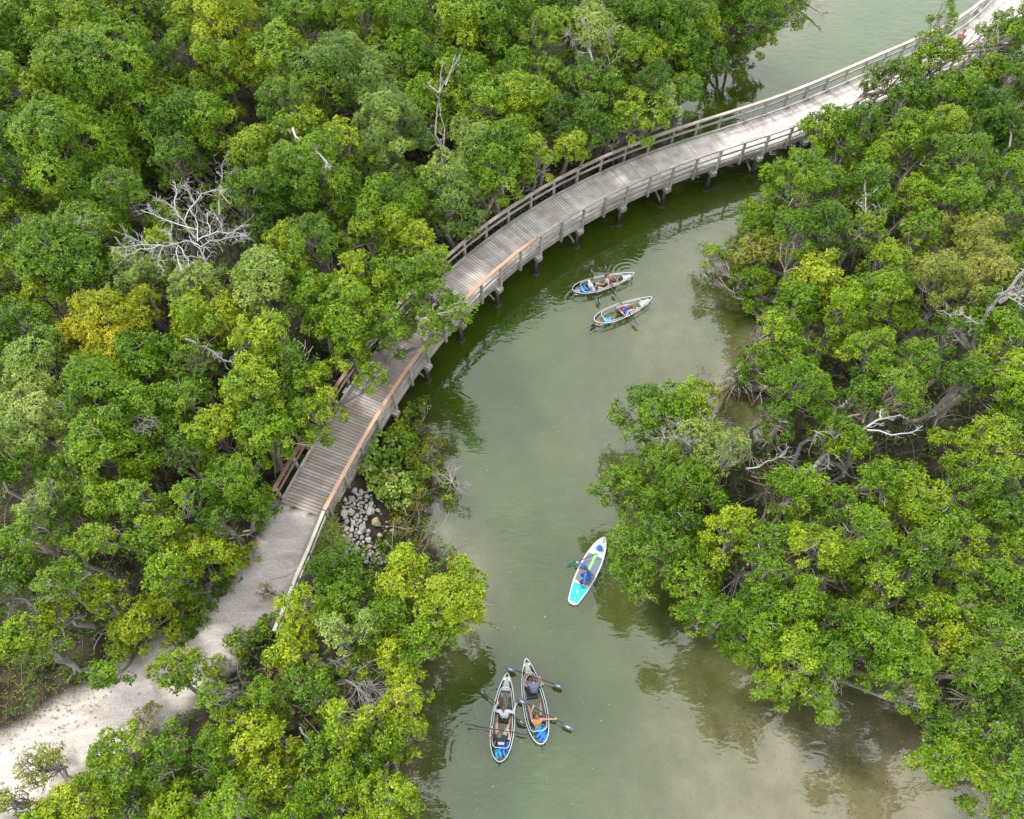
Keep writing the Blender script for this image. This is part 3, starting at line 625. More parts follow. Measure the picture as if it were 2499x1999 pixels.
for i in range(len(P)):
    g = max(0, hz(P[i, 0], P[i, 1])); a = rg.rand()*6.28; l = rg.uniform(.5, 1.6); b0 = Vector((P[i, 0], P[i, 1], g+rg.uniform(0, 1.2)))
    b1 = b0+Vector((math.cos(a)*l, math.sin(a)*l, rg.uniform(-.2, 1.1)))
    if deck_dist(b1.x, b1.y) < 1.5: continue
    mb.tube(curved(b0, b1, rg, .25, 4), [.022, .018, .013, .006], 3, cap=False, tint=rg.rand())
tag(mb.build('twig_thicket', TWIG), 'tangle of bare brown twigs and prop roots under the mangroves', 'twigs', kind='stuff')

# ------------------------------------------------------------- labels of the trees
KIND = {'Y': 'yellow-green', 'G': 'mid-green', 'D': 'dark green', 'P': 'pale grey-green', 'O': 'golden-yellow', 'S': 'olive and sparse'}
ZONES = [('in the top left corner', 80, 70), ('at the top edge left of centre', 430, 60), ('around the big broad crown at upper left', 240, 250), ('right of the big broad crown at upper left', 560, 230),
 ('at the left edge level with the white dead tree', 40, 540), ('just left of the white dead tree', 220, 560), ('above the white dead tree', 440, 390), ('just right of the white dead tree', 680, 500),
 ('beside the large pale crown at upper centre', 860, 230), ('at the top edge above the large pale crown', 860, 10), ('beside the tall forked bare trunk', 1100, 230), ('at the top edge near centre', 1200, 20),
 ('next to the lower end of the upper boardwalk rail', 1150, 450), ('above the bend of the boardwalk', 1310, 350), ('behind the upper boardwalk', 1480, 280), ('at the top edge by the creek bend', 1500, 20), ('on the creek bank above the boardwalk', 1660, 200), ('at the upper creek edge', 1830, 60),
 ('beside the golden-yellow tree at left', 250, 760), ('right of the golden-yellow tree', 530, 790), ('at the left edge below the golden-yellow tree', 50, 950), ('below the golden-yellow tree', 300, 960),
 ('beside the middle of the boardwalk', 960, 620), ('overhanging the middle boardwalk', 1060, 740), ('left of the middle boardwalk', 780, 640), ('beside the narrow part of the boardwalk', 860, 850), ('beside the lower boardwalk', 700, 1000), ('left of the lower boardwalk', 520, 1040),
 ('in the shady hollow at left', 180, 1230), ('between the shady hollow and the sandy path', 400, 1230), ('above the upper part of the sandy path', 590, 1250), ('above the lower part of the sandy path', 350, 1450), ('at the left edge above the sandy path', 50, 1470),
 ('at the rock pile end of the creek bank', 880, 1400), ('at the creek edge below the rock pile', 1060, 1470), ('right of the sandy path', 700, 1550), ('left of the kayak pair at the water', 950, 1650), ('in the thicket left of the kayak pair', 770, 1700), ('at the bottom edge left of the kayaks', 880, 1900), ('at the bottom edge below the sandy path', 620, 1880), ('just below the sandy path', 400, 1750), ('in the bottom left corner', 150, 1920),
 ('in the top right corner', 2430, 110), ('in front of the far boardwalk end', 2300, 130), ('hiding the upper right boardwalk', 2190, 250), ('at the right edge below the boardwalk', 2440, 380), ('below the boardwalk at right', 2090, 350), ('at the creek edge beside the last pilings', 1930, 450), ('right of the last boardwalk pilings', 2080, 520), ('above the pale olive crowns', 2290, 440),
 ('on the pale olive stand at right', 2340, 620), ('at the right edge beside the leaning grey trunk', 2460, 820), ('left of the pale olive stand', 2130, 700), ('above the small dark pool', 1940, 700), ('right of the small dark pool', 1930, 900), ('below the leaning grey trunk', 2250, 920),
 ('at the tip of the right bank below the pool', 1620, 1020), ('on the leafy point above the paddleboard', 1520, 1190), ('inland of the leafy point', 1720, 1150), ('right of the paddleboard', 1600, 1350), ('on the right bank level with the paddleboard', 1800, 1340), ('by the bare brown thicket at right', 2000, 1150),
 ('in the middle of the right bank', 2040, 1330), ('on the bright slope at lower right', 2230, 1230), ('at the right edge of the bright slope', 2420, 1150), ('below the bright slope', 2280, 1410), ('at the right edge below the bright slope', 2440, 1440), ('at the water edge opposite the kayak pair', 1780, 1520),
 ('on the shore above the sandy shallows', 1930, 1590), ('inland of the sandy shallows', 2170, 1560), ('at the head of the sandy shallows', 2240, 1680), ('at the lower right edge', 2420, 1640), ('in the bottom right corner', 2400, 1860)]
def count_word(n): return ['zero', 'one', 'two', 'three', 'four', 'five', 'six', 'seven', 'eight', 'nine', 'ten', 'eleven', 'twelve'][n]
ORD = ['', 'leftmost', 'second from left', 'third from left', 'fourth from left', 'fifth from left', 'sixth from left', 'seventh from left', 'eighth from left', 'ninth from left']
byz = {}
for r in TREES:
    z = min(ZONES, key=lambda q: (q[1]-r[1])**2+(q[2]-r[2])**2)[0]; byz.setdefault((r[4], z), []).append(r)
GRP = {'Y': 'yellow-green mangroves', 'G': 'mid-green mangroves', 'D': 'dark green mangroves', 'P': 'pale grey-green trees', 'O': 'golden-yellow crowns', 'S': 'olive sparse crowns'}
for (k, z), L_ in byz.items():
    L_.sort(key=lambda r: r[1]); n_ = len(L_)
    for i, r in enumerate(L_):
        o = r[0]; o['group'] = GRP[k]
        if n_ == 1:
            sz = 'broad' if r[3] > 95 else 'small' if r[3] < 50 else 'leafy'
            o['label'] = f'{sz} {KIND[k]} mangrove crown {z}'
        else:
            w_ = ('left' if i == 0 else 'right')+' one' if n_ == 2 else ('rightmost' if i == n_-1 else ORD[i+1])
            if n_ == 3 and i == 1: w_ = 'middle'
            if len(f'{w_} of two {KIND[k]} mangroves {z}'.split()) > 15: z = z.replace('at the ', 'at ').replace('of the ', 'of ').replace('the ', '', 1)
            o['label'] = f'{w_} of {count_word(n_)} {KIND[k]} mangroves {z}'

# ------------------------------------------------------------- bare trees and dead branches
def bare(name, lines, z, off, sc, m, label, r0=.05, twig=3, cat='dead tree', base=None, tl=.5, foot=True, group=None, thin=.5, part='limb'):
    """limb lines in photo pixels (zoomed crop: offset, scale); each point rises from z by its place on the line"""
    P = [[(off[0]+x/sc, off[1]+y/sc) for x, y in l] for l in lines]
    rg = np.random.RandomState(abs(hash(label)) % 1000 if False else sum(map(ord, label)) % 9973)
    e = None
    for li, l in enumerate(P):
        zz = z[li] if isinstance(z, list) else z
        if not isinstance(zz, tuple): zz = (zz, zz+.3*rg.rand())
        pts = [at(x, y, zz[0]+(zz[1]-zz[0])*i/(len(l)-1)) for i, (x, y) in enumerate(l)]
        if e is None: e = empty(name, (pts[0].x, pts[0].y, pts[0].z)); tag(e, label, cat, group)
        # subdivide with a little wander
        q = [pts[0]]
        for a_, b_ in zip(pts[:-1], pts[1:]):
            L_ = (b_-a_).length; q += [a_.lerp(b_, .5)+Vector(tuple(rg.randn(3)*.05*L_)), b_]
        rr = r0 if li == 0 else r0*thin*rg.uniform(.8, 1.2); mb = MB()
        if li == 0 and foot:
            g = find_foot(pts[0].x, pts[0].y); gz = max(-.3, hz(*g)-.1); mb.tube(curved((g[0], g[1], gz), pts[0], rg, .08, 4), [rr*1.3, rr*1.2, rr*1.1, rr], 7, tint=rg.rand())
        mb.tube(q, np.linspace(rr, max(.008, rr*.25), len(q)), 6, tint=rg.rand())
        def tw(p, d, L_, r, dep):
            pts2 = [p]; dd = Vector(d).normalized()
            for k in range(3):
                dd = (dd+Vector(tuple(rg.randn(3)*.28))).normalized(); pts2.append(pts2[-1]+dd*L_/3)
            mb.tube(pts2, [r, r*.85, r*.7, r*.45], 4, cap=False, tint=rg.rand())
            if dep > 0:
                for k in range(2+rg.randint(2)):
                    j = rg.randint(1, 4); tw(pts2[j], dd+Vector(tuple(rg.randn(3)*.75)), L_*rg.uniform(.4, .7), r*.7, dep-1)
        if twig:
            for i in range(1, len(q)):
                for k in range(twig if i > 1 else 1):
                    d = (q[i]-q[i-1]).normalized()+Vector(tuple(rg.randn(3)*.8)); tw(q[i].lerp(q[i-1], rg.rand()), d, tl*rg.uniform(.5, 1.1), max(.009, rr*.3), 1 if rg.rand() < .75 else 2)
        mb.build(part, m, e)
    return e
bare('dead_tree', [[(1370,1270),(1300,1100),(1230,940)],[(1230,940),(1100,890),(960,930),(800,940),(620,935),(480,965),(390,965)],[(830,935),(680,985),(560,1010),(450,1060)],[(640,920),(540,870),(450,820)],[(1190,870),(1080,700),(980,560),(890,490),(820,470)],[(1075,690),(1180,510),(1260,400),(1400,360),(1500,370)],[(1220,900),(1220,780),(950,700),(760,620),(620,570)],[(1215,790),(1190,640),(1130,560)],[(1230,880),(1350,830),(1480,800),(1420,650)],[(1260,950),(1340,900),(1450,890),(1600,850),(1740,850)],[(1480,810),(1600,800),(1700,730)],[(1010,940),(1000,1050),(1050,1200)],[(1010,940),(1080,1050),(1120,1150)],[(860,940),(810,1060),(790,1180)],[(980,560),(1000,400),(980,280)],[(1190,500),(1130,380),(1080,310)],[(940,900),(920,800),(880,780)],[(1350,830),(1320,700),(1330,580)],[(1550,850),(1640,810),(1720,850)]],
     [(5.2, 6.2)]+[(6.2, 6.7)]*18, (200, 380), 4.312, BARKW, 'large dead tree with bleached white bare branches among green mangroves', r0=.075, twig=3, tl=.5, thin=.36, part='branch')
bare('dead_tree', [[(500,300),(520,200),(560,100)],[(520,200),(440,160),(420,130)],[(520,230),(600,190),(625,190)],[(510,260),(450,240),(430,235)],[(560,140),(600,110)]], 6.0, (0, 500), 2.874, BARKW, 'small spiky white dead crown left of the big bleached tree', r0=.03, twig=5, tl=.5, foot=False)
T2 = 2.874
bare('bare_tree', [[(1360,1200),(1380,1070),(1330,950),(1345,740),(1360,650)],[(1360,650),(1430,520),(1470,380)],[(1380,1070),(1395,900),(1360,740)],[(1355,650),(1365,560),(1385,450)],[(1370,1050),(1300,930)],[(1350,650),(1270,570)],[(1400,600),(1450,470),(1500,380)]], [(4.5,6.8),(6.8,7.8),(5,6.8),(6.8,7.6),(5,5.8),(6.8,7.2),(7,7.8)], (600, 0), T2, BARKG, 'tall forked bare grey trunk standing above the mangroves at upper centre', r0=.075, twig=1, tl=.4, thin=.6, cat='bare tree')
bare('bare_tree', [[(730,580),(710,430),(690,280),(640,170)],[(730,580),(880,400)],[(700,430),(600,360),(560,260)],[(700,350),(760,280),(840,210)],[(690,260),(600,250),(540,230)],[(720,300),(720,180),(710,60)]], (5.2, 7.0), (1200, 0), T2, BARKG, 'pale bare trunk with a twiggy crown behind the upper boardwalk', r0=.09, twig=4, tl=.6, thin=.4, cat='bare tree')
bare('bare_tree', [[(1540,1500),(1550,1300),(1555,1160)],[(1555,1160),(1500,1080)],[(1555,1160),(1600,1060)],[(1550,1240),(1640,1200)],[(1545,1300),(1600,1420)]], (5.6, 7.2), (0, 0), T2, BARKG, 'slender bare grey stem with small fork right above the white dead tree', r0=.05, twig=2, tl=.35, thin=.6, cat='bare tree')
bare('bare_tree', [[(1630,1250),(1640,1030)],[(1640,1030),(1560,950),(1500,830),(1530,760)],[(1640,1030),(1680,880),(1800,700),(1900,600),(2010,470)],[(1600,960),(1560,850),(1600,780)],[(1850,640),(1940,620),(2010,640)],[(1840,680),(1900,640),(2010,600)]], [(3.2,4.4),(4.4,5.8),(4.4,7.4),(4.6,5.8),(6.2,6.6),(6.1,6.8)], (1799, 500), T2, BARKG, 'thick smooth grey trunk leaning to the right edge with bare limbs', r0=.20, twig=2, tl=.6, thin=.6, cat='bare tree')
bare('dead_branch', [[(880,1580),(980,1510),(1060,1490),(1150,1470)],[(910,1580),(1080,1615),(1220,1600),(1300,1550)],[(1010,1500),(1010,1430)]], 5.3, (1799, 500), T2, BARKW, 'long curved white dead branch over the dark gap of the right bank', r0=.05, twig=1, tl=.4, foot=False, cat='branch', thin=.8)
bare('bare_tree', [[(990,300),(980,180),(920,100),(900,60),(900,-60)],[(920,-30),(980,60),(1040,40)],[(960,160),(880,200),(820,250)]], (4.6, 6.0), (1799, 500), T2, BARKG, 'mottled pale trunk rising between crowns above the right bank pool', r0=.075, twig=2, tl=.5, cat='bare tree')
bare('bare_tree', [[(1190,380),(1205,190)],[(1205,190),(1140,150)],[(1205,190),(1250,130)]], (4.6, 6.0), (1799, 500), T2, BARKG, 'thin forked grey stem left of the pale olive crowns', r0=.04, twig=2, tl=.3, cat='bare tree', thin=.7)
bare('bare_tree', [[(1700,750),(1740,650),(1790,580),(1830,440)],[(1780,560),(1740,500),(1690,430)],[(1740,650),(1620,720),(1560,740)],[(1740,650),(1850,670),(1900,700)]], [(2.2,4.8),(4.0,5.0),(3,3.2),(3,3.4)], (1400, 900), T2, BARKG, 'stout forked grey trunk in the brown thicket of the right bank', r0=.15, twig=2, tl=.7, thin=.6, cat='bare tree')
bare('bare_tree', [[(1330,1050),(1340,900),(1370,780)],[(1345,880),(1400,810),(1460,800)],[(1350,1070),(1420,930),(1380,780)]], (1.8, 4.0), (1400, 900), T2, TWIG, 'reddish brown bare stems leaning over the thicket on the leafy point', r0=.06, twig=2, tl=.5, cat='bare tree', thin=.8)
bare('dead_branch', [[(1210,700),(1300,690),(1400,640),(1480,580)],[(1400,640),(1480,600),(1510,540)],[(1430,620),(1500,620)]], 4.6, (1400, 900), T2, BARKG, 'pale slender dead branch reaching right above the brown thicket', r0=.04, twig=2, tl=.4, foot=False, cat='branch')
bare('dead_branch', [[(1140,1280),(1200,1200),(1290,1100)],[(1160,1260),(1060,1200),(940,1170)],[(1060,1220),(1010,1180),(890,1190)],[(1150,1180),(1130,1090)]], 3.6, (1799, 0), T2, BARKG, 'grey branching limbs under the yellow-green crown below the boardwalk', r0=.09, twig=4, tl=.6, cat='branch')
bare('dead_branch', [[(1590,950),(1540,920),(1510,870)],[(1590,950),(1640,890),(1800,860)],[(1640,890),(1560,800)]], 4.6, (1799, 0), T2, BARKG, 'thick pale forked limb right of the far boardwalk trees', r0=.08, twig=2, tl=.5, cat='branch', thin=.7)
bare('dead_branch', [[(1910,1030),(1910,880),(1940,800),(1975,730)],[(1910,880),(1970,850)]], 5.4, (1799, 0), T2, BARKG, 'bare grey stem near the right edge below the boardwalk', r0=.05, twig=2, tl=.4, cat='branch')
bare('dead_branch', [[(1830,300),(1820,220),(1850,100)],[(1740,370),(1720,330),(1750,280)]], 6.0, (1799, 0), T2, BARKG, 'thin grey twiggy stem in the top right corner crowns', r0=.03, twig=2, tl=.4, foot=False, cat='branch')
bare('dead_branch', [[(330,900),(350,960),(480,1050),(570,1140),(560,1180)],[(480,1050),(515,1010)],[(330,1110),(400,1110)]], 7.3, (600, 0), T2, BARKG, 'weathered grey limb lying over the crown right of the dead tree', r0=.06, twig=3, tl=.3, foot=False, cat='branch')
bare('dead_branch', [[(640,210),(700,310),(740,370),(830,350),(920,320)],[(740,370),(680,420)],[(690,280),(780,270),(850,280)],[(660,220),(700,190),(750,190)]], 6.2, (0, 0), T2, BARKG, 'forked grey dead limbs above the big broad crown at upper left', r0=.06, twig=4, tl=.5, foot=False, cat='branch')
bare('dead_branch', [[(700,750),(780,800),(850,870),(880,930),(890,980)],[(850,880),(920,920)],[(780,800),(730,880)]], 4.6, (600, 1399), T2, BARKG, 'curving pale dead limb in the thicket left of the kayak pair', r0=.05, twig=4, tl=.6, foot=False, cat='branch', thin=.8)
bare('dead_branch', [[(570,600),(700,660),(820,670),(960,665)],[(600,780),(740,760),(860,790),(980,880)],[(740,760),(900,800)],[(740,460),(860,390),(960,300)],[(760,560),(640,620)]], 4.4, (600, 1399), T2, BARKG, 'fan of long grey bare branches above the thicket at bottom centre', r0=.045, twig=5, tl=.6, foot=False, cat='branch', thin=.9)
bare('dead_branch', [[(380,1080),(430,1150),(520,1220)],[(400,1400),(470,1480),(540,1530)],[(480,1320),(520,1400)]], 4.2, (600, 1399), T2, BARKG, 'grey bare branches between crowns at the bottom edge', r0=.04, twig=3, tl=.5, foot=False, cat='branch', thin=.9)
bare('dead_branch', [[(0,1400),(50,1380),(95,1350)],[(80,1330),(180,1330),(230,1380),(275,1420)],[(60,1350),(60,1440)]], 4.6, (0, 1000), T2, BARKG, 'grey crooked branch at the left edge above the sandy path', r0=.05, twig=2, tl=.4, foot=False, cat='branch', thin=.9)
bare('dead_branch', [[(1290,940),(1360,985),(1420,960),(1500,940)],[(1300,960),(1400,1000)],[(1310,1000),(1400,940)]], 2.4, (0, 1300), 2.4675, BARKG, 'pale fallen branches in the dry clearing right of the sandy path', r0=.04, twig=3, tl=.5, foot=False, cat='branch', thin=.9)
bare('dead_branch', [[(1300,940),(1400,990),(1500,1030),(1570,1090),(1650,1110)],[(1640,1060),(1700,1010),(1740,990)]], 5.6, (0, 500), T2, BARKG, 'long grey limb through the yellow-green crown right of the golden tree', r0=.06, twig=4, tl=.4, foot=False, cat='branch', thin=.8)
bare('dead_branch', [[(930,1480),(1000,1500),(1090,1520)],[(890,1540),(960,1590),(1030,1560)],[(640,1440),(720,1410)],[(940,1490),(1080,1490)]], 5.6, (0, 500), T2, BARKG, 'cluster of thin grey twigs on the crown below the golden tree', r0=.02, twig=5, tl=.4, foot=False, cat='branch', thin=1)
bare('dead_branch', [[(560,490),(640,480),(760,500),(800,520)],[(700,500),(740,400),(720,380)],[(640,490),(620,440)]], 3.8, (1400, 900), T2, BARKG, 'grey bare twigs on top of the leafy point of the right bank', r0=.022, twig=6, tl=.5, foot=False, cat='branch', thin=1)
bare('dead_branch', [[(560,210),(480,190),(470,180)],[(300,350),(210,345),(130,320),(90,300)],[(600,90),(530,190),(470,210)],[(570,180),(650,200),(700,245)],[(300,350),(290,400)]], 3.6, (1799, 1260), T2, BARKG, 'pale bare sticks across the lower right bank crowns', r0=.028, twig=4, tl=.5, foot=False, cat='branch', thin=1)
bare('dead_branch', [[(670,330),(760,380),(850,410),(930,430)],[(830,400),(900,350)],[(740,450),(640,470)]], 2.6, (1799, 1399), T2, TWIG, 'brown fallen branch above the sandy shallows', r0=.05, twig=4, tl=.6, foot=False, cat='branch')
bare('dead_branch', [[(770,1490),(860,1470),(910,1390),(870,1370)],[(880,1530),(920,1420),(960,1300),(950,1230)],[(960,1300),(1020,1300),(1030,1210)]], 5.0, (1799, 500), T2, TWIG, 'brown zigzag stem with forks in the middle of the right bank', r0=.045, twig=2, tl=.4, foot=False, cat='branch', thin=.9)
bare('dead_branch', [[(1740,1190),(1650,1120),(1580,1090)],[(1740,1190),(1760,1100),(1780,1040)],[(1740,1190),(1850,1190),(1890,1210)],[(1740,1190),(1780,1260),(1830,1300)],[(1740,1190),(1640,1200),(1580,1160)],[(1740,1190),(1720,1120),(1690,1050)]], 1.4, (700, 900), 4.312, BARKG, 'spidery grey bare twigs over the water beside the olive bush', r0=.025, twig=3, tl=.35, foot=False, cat='branch', thin=1)
bare('dead_branch', [[(1270,640),(1400,625),(1560,570)],[(1350,640),(1400,680),(1410,650)],[(1440,610),(1530,590)]], .5, (700, 900), 4.312, TWIG, 'brown dead stick at the creek edge beside the boardwalk pilings', r0=.03, twig=3, tl=.3, foot=False, cat='branch', thin=.9)
bare('dead_branch', [[(520,45),(570,75),(610,100)],[(540,60),(500,20)]], .4, (1799, 0), T2, TWIG, 'dark snag leaning over the upper creek', r0=.07, twig=2, tl=.4, foot=False, cat='branch')
bare('dead_branch', [[(960,40),(880,30),(820,70)],[(900,60),(860,110)],[(960,60),(920,10)]], .4, (1400, 900), T2, TWIG, 'black crooked twigs reaching into the pool on the right bank', r0=.03, twig=4, tl=.4, foot=False, cat='branch', thin=1)

# ------------------------------------------------------------- bushes, grass, rocks
def bush(name, px, py, rp, z, kind, label, cat='bush', flat=.8, sparse=1, dens=None):
    Rx = rp/ppm(px, py, z); c = at(px, py, z); ln, wd, de = LEN[kind]; rg = np.random.RandomState(px+py)
    cs, rs, V, T = crown_mesh(c, Rx, Rx*flat, max(8, int(10*Rx)), dens or de, ln, wd, rg, sparse); g = hz(c.x, c.y)
    e = empty(name, (c.x, c.y, max(g, 0))); quads('foliage', V, T, LM[kind], e, tuple(c)); mb = MB(); trunk_mesh(mb, c, Rx, Rx*flat, cs, rs, rg, twigs=4, rt=.035, abv=above_path(px, py)); mb.build('stem', TWIG, e)
    return tag(e, label, cat)
bush('shrub', 925, 1085, 66, 1.5, 'R', 'round-leaved light green shrub against the lower boardwalk, upper part', 'shrub')
bush('shrub', 955, 1185, 66, 1.3, 'R', 'round-leaved light green shrub beside the grey rock pile', 'shrub')
bush('shrub', 905, 1150, 50, 1.5, 'R', 'small round-leaved shrub between boardwalk fascia and rock pile', 'shrub')
bush('shrub', 1045, 1110, 66, 1.1, 'B', 'olive and rusty fine-leaved bush overhanging the creek', 'bush')
bush('shrub', 1075, 1180, 46, .8, 'Y', 'small green bush below the spidery grey twigs', 'bush')
bush('shrub', 965, 1045, 36, 1.0, 'Y', 'bright green young mangrove above the round-leaved shrub', 'bush', sparse=.7)
bush('shrub', 995, 1010, 42, .8, 'G', 'loose young mangrove at the water beside the pilings', 'bush', sparse=.45)
bush('shrub', 1035, 985, 20, .9, 'G', 'smallest green sprig at the water beside the pilings', 'bush', sparse=.5)
bush('shrub', 985, 1285, 50, .6, 'B', 'dry brownish bush at the foot of the rock pile', 'bush', sparse=.5)
bush('shrub', 645, 1440, 24, 2.3, 'S', 'thin straggly sapling at the right edge of the sandy path', 'sapling', sparse=.3)
bush('shrub', 700, 1640, 60, 1.6, 'B', 'dry twiggy bush in the brown clearing right of the sandy path', 'bush', sparse=.35)
bush('shrub', 455, 1610, 42, 3.0, 'S', 'sparse yellowish bush spreading over the sandy path', 'bush', sparse=.45)
bush('shrub', 520, 1640, 34, 2.2, 'Y', 'yellow-green bush crowding the lower side of the sandy path', 'bush', sparse=.8)
bush('shrub', 655, 1530, 40, 2.0, 'G', 'green bush against the grey railing at the sandy path', 'bush')
bush('shrub', 345, 1760, 44, 1.9, 'S', 'loose olive bush at the lower edge of the sandy path', 'bush', sparse=.6)
bush('shrub', 120, 1850, 50, 2.0, 'S', 'sparse olive bush near the bottom left of the sandy path', 'bush', sparse=.5)
bush('shrub', 560, 1420, 34, 2.0, 'G', 'low green bush on the upper edge of the sandy path', 'bush', sparse=.8)
bush('shrub', 90, 1620, 40, 1.6, 'D', 'dark low bush on the shady ground left of the path', 'bush', sparse=.5)
bush('shrub', 200, 1640, 40, 1.6, 'D', 'dark low bush under the overhanging crown by the path', 'bush', sparse=.6)
bush('shrub', 585, 1560, 44, 2.4, 'Y', 'small yellow-green bush at the lower right edge of the sandy path', 'bush', sparse=.7)
bush('shrub', 1710, 1010, 40, 1.6, 'S', 'thin pale sapling standing over the small dark pool', 'sapling', sparse=.35)
bush('shrub', 1735, 960, 40, 1.2, 'O', 'yellowish low bush at the edge of the small dark pool', 'bush', sparse=.5)
bush('shrub', 1010, 1215, 44, .9, 'B', 'brownish leafy bush between the round-leaved shrub and the creek', 'bush', sparse=.8)
bush('shrub', 1020, 1150, 40, 1.2, 'Y', 'yellow-green bush in the middle of the bank thicket by the pilings', 'bush', sparse=.9)
bush('shrub', 1000, 1090, 46, 1.4, 'G', 'green leafy bush right of the round-leaved shrub', 'bush')
bush('shrub', 955, 1345, 40, .8, 'G', 'low green bush at the lower right of the rock pile', 'bush')
bush('shrub', 1010, 1340, 40, .5, 'B', 'low brown bush at the water below the rock pile', 'bush', sparse=.6)
rg = np.random.RandomState(77)
gp = []; 
for i in range(1500):
    px = rg.uniform(770, 870); py = rg.uniform(1235, 1400)
    if px < 812-(py-1247)*.40 or px > 835+18*math.sin(py/23.)+rg.normal()*8 or rg.rand() < .45: continue
    p = at(px, py, 1.0); gp.append((p.x, p.y))
gp = np.array(gp); z = height(gp[:, 0], gp[:, 1]); C = np.stack([gp[:, 0], gp[:, 1], z+.03+.22*rg.rand(len(gp))], 1)
V, T = leaf_quads(C, unit(rg.randn(len(C), 3)*.4+np.array([0, 0, 1])), 9, .34, .016, .55+.2*rg.randn(len(C)), rg, up=1.4)
tag(quads('grass', V, T, LM['F']), 'feathery light green grass and ferns at the foot of the boardwalk railing', 'grass', kind='stuff')
gp = at(45, 1680, 1.2); pts = np.array([(gp.x+rg.normal()*1.6, gp.y+rg.normal()*.9) for _ in range(900)])
z = height(pts[:, 0], pts[:, 1]); V, T = leaf_quads(np.stack([pts[:, 0], pts[:, 1], z+.02], 1), unit(rg.randn(len(pts), 3)*.3+np.array([0, 0, 1])), 4, .06, .03, .5+.2*rg.randn(len(pts)), rg)
tag(quads('leaf_litter', V, T, LM['B']), 'scattered grey-brown leaf litter beside the sandy path at left', 'leaf litter', kind='stuff')
ROCK = mat('grey_rock', (.2, .19, .18), rough=.9, ramp=[(0, (.09, .086, .08)), (.6, (.18, .173, .165)), (1, (.27, .255, .235))], noise=(4, (.075, .055, .035), .9), bump=.6, nscale=12, randobj=.9)
ROCKT = mat('tan_rock', (.19, .15, .095), rough=.9, noise=(4, (.12, .07, .04), .6), bump=.6, nscale=12)
def rock_mesh(seed):
    rg = np.random.RandomState(seed); mb = MB(); ph = rg.rand(6)*6.28
    cuts = unit(rg.randn(13, 3)); lim = rg.uniform(.45, .78, 13)
    def f(p):
        v = Vector(p); r = 1+.10*math.sin(3*v.x+ph[0])+.10*math.sin(3*v.y+ph[1]); v = v*r
        for c, l in zip(cuts, lim):
            d = v.dot(Vector(tuple(c)))
            if d > l: v = v-Vector(tuple(c))*(d-l)
        return v
    mb.ell((0, 0, 0), (1.15, .95, .8), 16, 11, f=f, tint=.5); return mb
RM = []
for i in range(6):
    o = rock_mesh(i).build('rock', ROCK, None, False); RM.append(o.data); bpy.data.objects.remove(o)
placed = []; rg = np.random.RandomState(5)
def rock(px, py, r, me, label, group=None, m=None):
    p = at(px, py, .8); zg = hz(p.x, p.y); p = at(px, py, zg+r*.3)
    o = bpy.data.objects.new('rock', me); COL.objects.link(o); o.location = (p.x, p.y, zg+r*.28); o.scale = (r, r*rg.uniform(.8, 1.1), r*rg.uniform(.75, 1)); o.rotation_euler = (rg.uniform(-.3, .3), rg.uniform(-.3, .3), rg.rand()*6.28)
    return tag(o, label, 'rock', group)
for px, py, r, l in [(917, 1276, .27, 'large square tan boulder at the right side of the rock pile'), (942, 1325, .20, 'reddish brown boulder at the lower right of the rock pile'), (928, 1306, .16, 'small tan boulder between the two larger tan boulders')]:
    me = RM[0].copy(); me.materials.clear(); me.materials.append(ROCKT); rock(px, py, r, me, l); placed.append((px, py, 30))
tries = 0
while tries < 6000 and len(placed) < 300:
    tries += 1; px = rg.uniform(835, 965); py = rg.uniform(1195, 1375)
    if px < 838+max(0, (py-1330))*.2 or px < 870-(py-1195)*1.2: continue
    if px > 897+(py-1195)*.6: continue
    s_ = rg.choice([4.2, 5.5, 7, 9, 11.5], p=[.25, .25, .2, .2, .1])*rg.uniform(.9, 1.1)
    if any((px-a)**2+(py-b)**2 < ((s_+c)*.74)**2 for a, b, c in placed): continue
    placed.append((px, py, s_)); rock(px, py, s_/50, RM[rg.randint(6)], 'grey angular rock in the riprap pile below the boardwalk end', 'grey rocks in the riprap pile')

# ------------------------------------------------------------- boats, people and gear
def clear_mat(name, tint=(.93, .97, .95), a=.10):
    m = bpy.data.materials.new(name); n, L = nodes(m); n.nodes.remove(n.nodes['Principled BSDF'])
    tr = n.nodes.new('ShaderNodeBsdfTransparent'); tr.inputs[0].default_value = (*tint, 1)
    df = n.nodes.new('ShaderNodeBsdfDiffuse'); df.inputs[0].default_value = (.35, .38, .36, 1)
    gl = n.nodes.new('ShaderNodeBsdfGlossy'); gl.inputs['Roughness'].default_value = .08
    lw = n.nodes.new('ShaderNodeLayerWeight'); lw.inputs['Blend'].default_value = .22
    a1 = n.nodes.new('ShaderNodeMixShader'); a1.inputs[0].default_value = a; L(tr.outputs[0], a1.inputs[1]); L(df.outputs[0], a1.inputs[2])
    a2 = n.nodes.new('ShaderNodeMixShader'); L(lw.outputs['Fresnel'], a2.inputs[0]); L(a1.outputs[0], a2.inputs[1]); L(gl.outputs[0], a2.inputs[2])
    L(a2.outputs[0], n.nodes['Material Output'].inputs[0]); return m
CLEAR = clear_mat('clear_hull'); FROST = clear_mat('frosted_float', (.8, .86, .84), .45)
M = lambda nm, c, r=.6, s=.3, **k: mat(nm, c, rough=r, spec=s, **k)
RIM = M('white_rim', (.24, .25, .255), .35, .5); SKIN = M('skin', (.235, .130, .095), .55, .3); SKINL = M('light_skin', (.31, .175, .13), .55, .3)
WHITE = M('white_cloth', (.27, .28, .31), .8, noise=(9, (.21, .22, .25), .6)); BLACK = M('black_cloth', (.012, .012, .015), .8); GREYC = M('grey_blue_cloth', (.075, .09, .125), .85, noise=(12, (.05, .06, .09), .7))
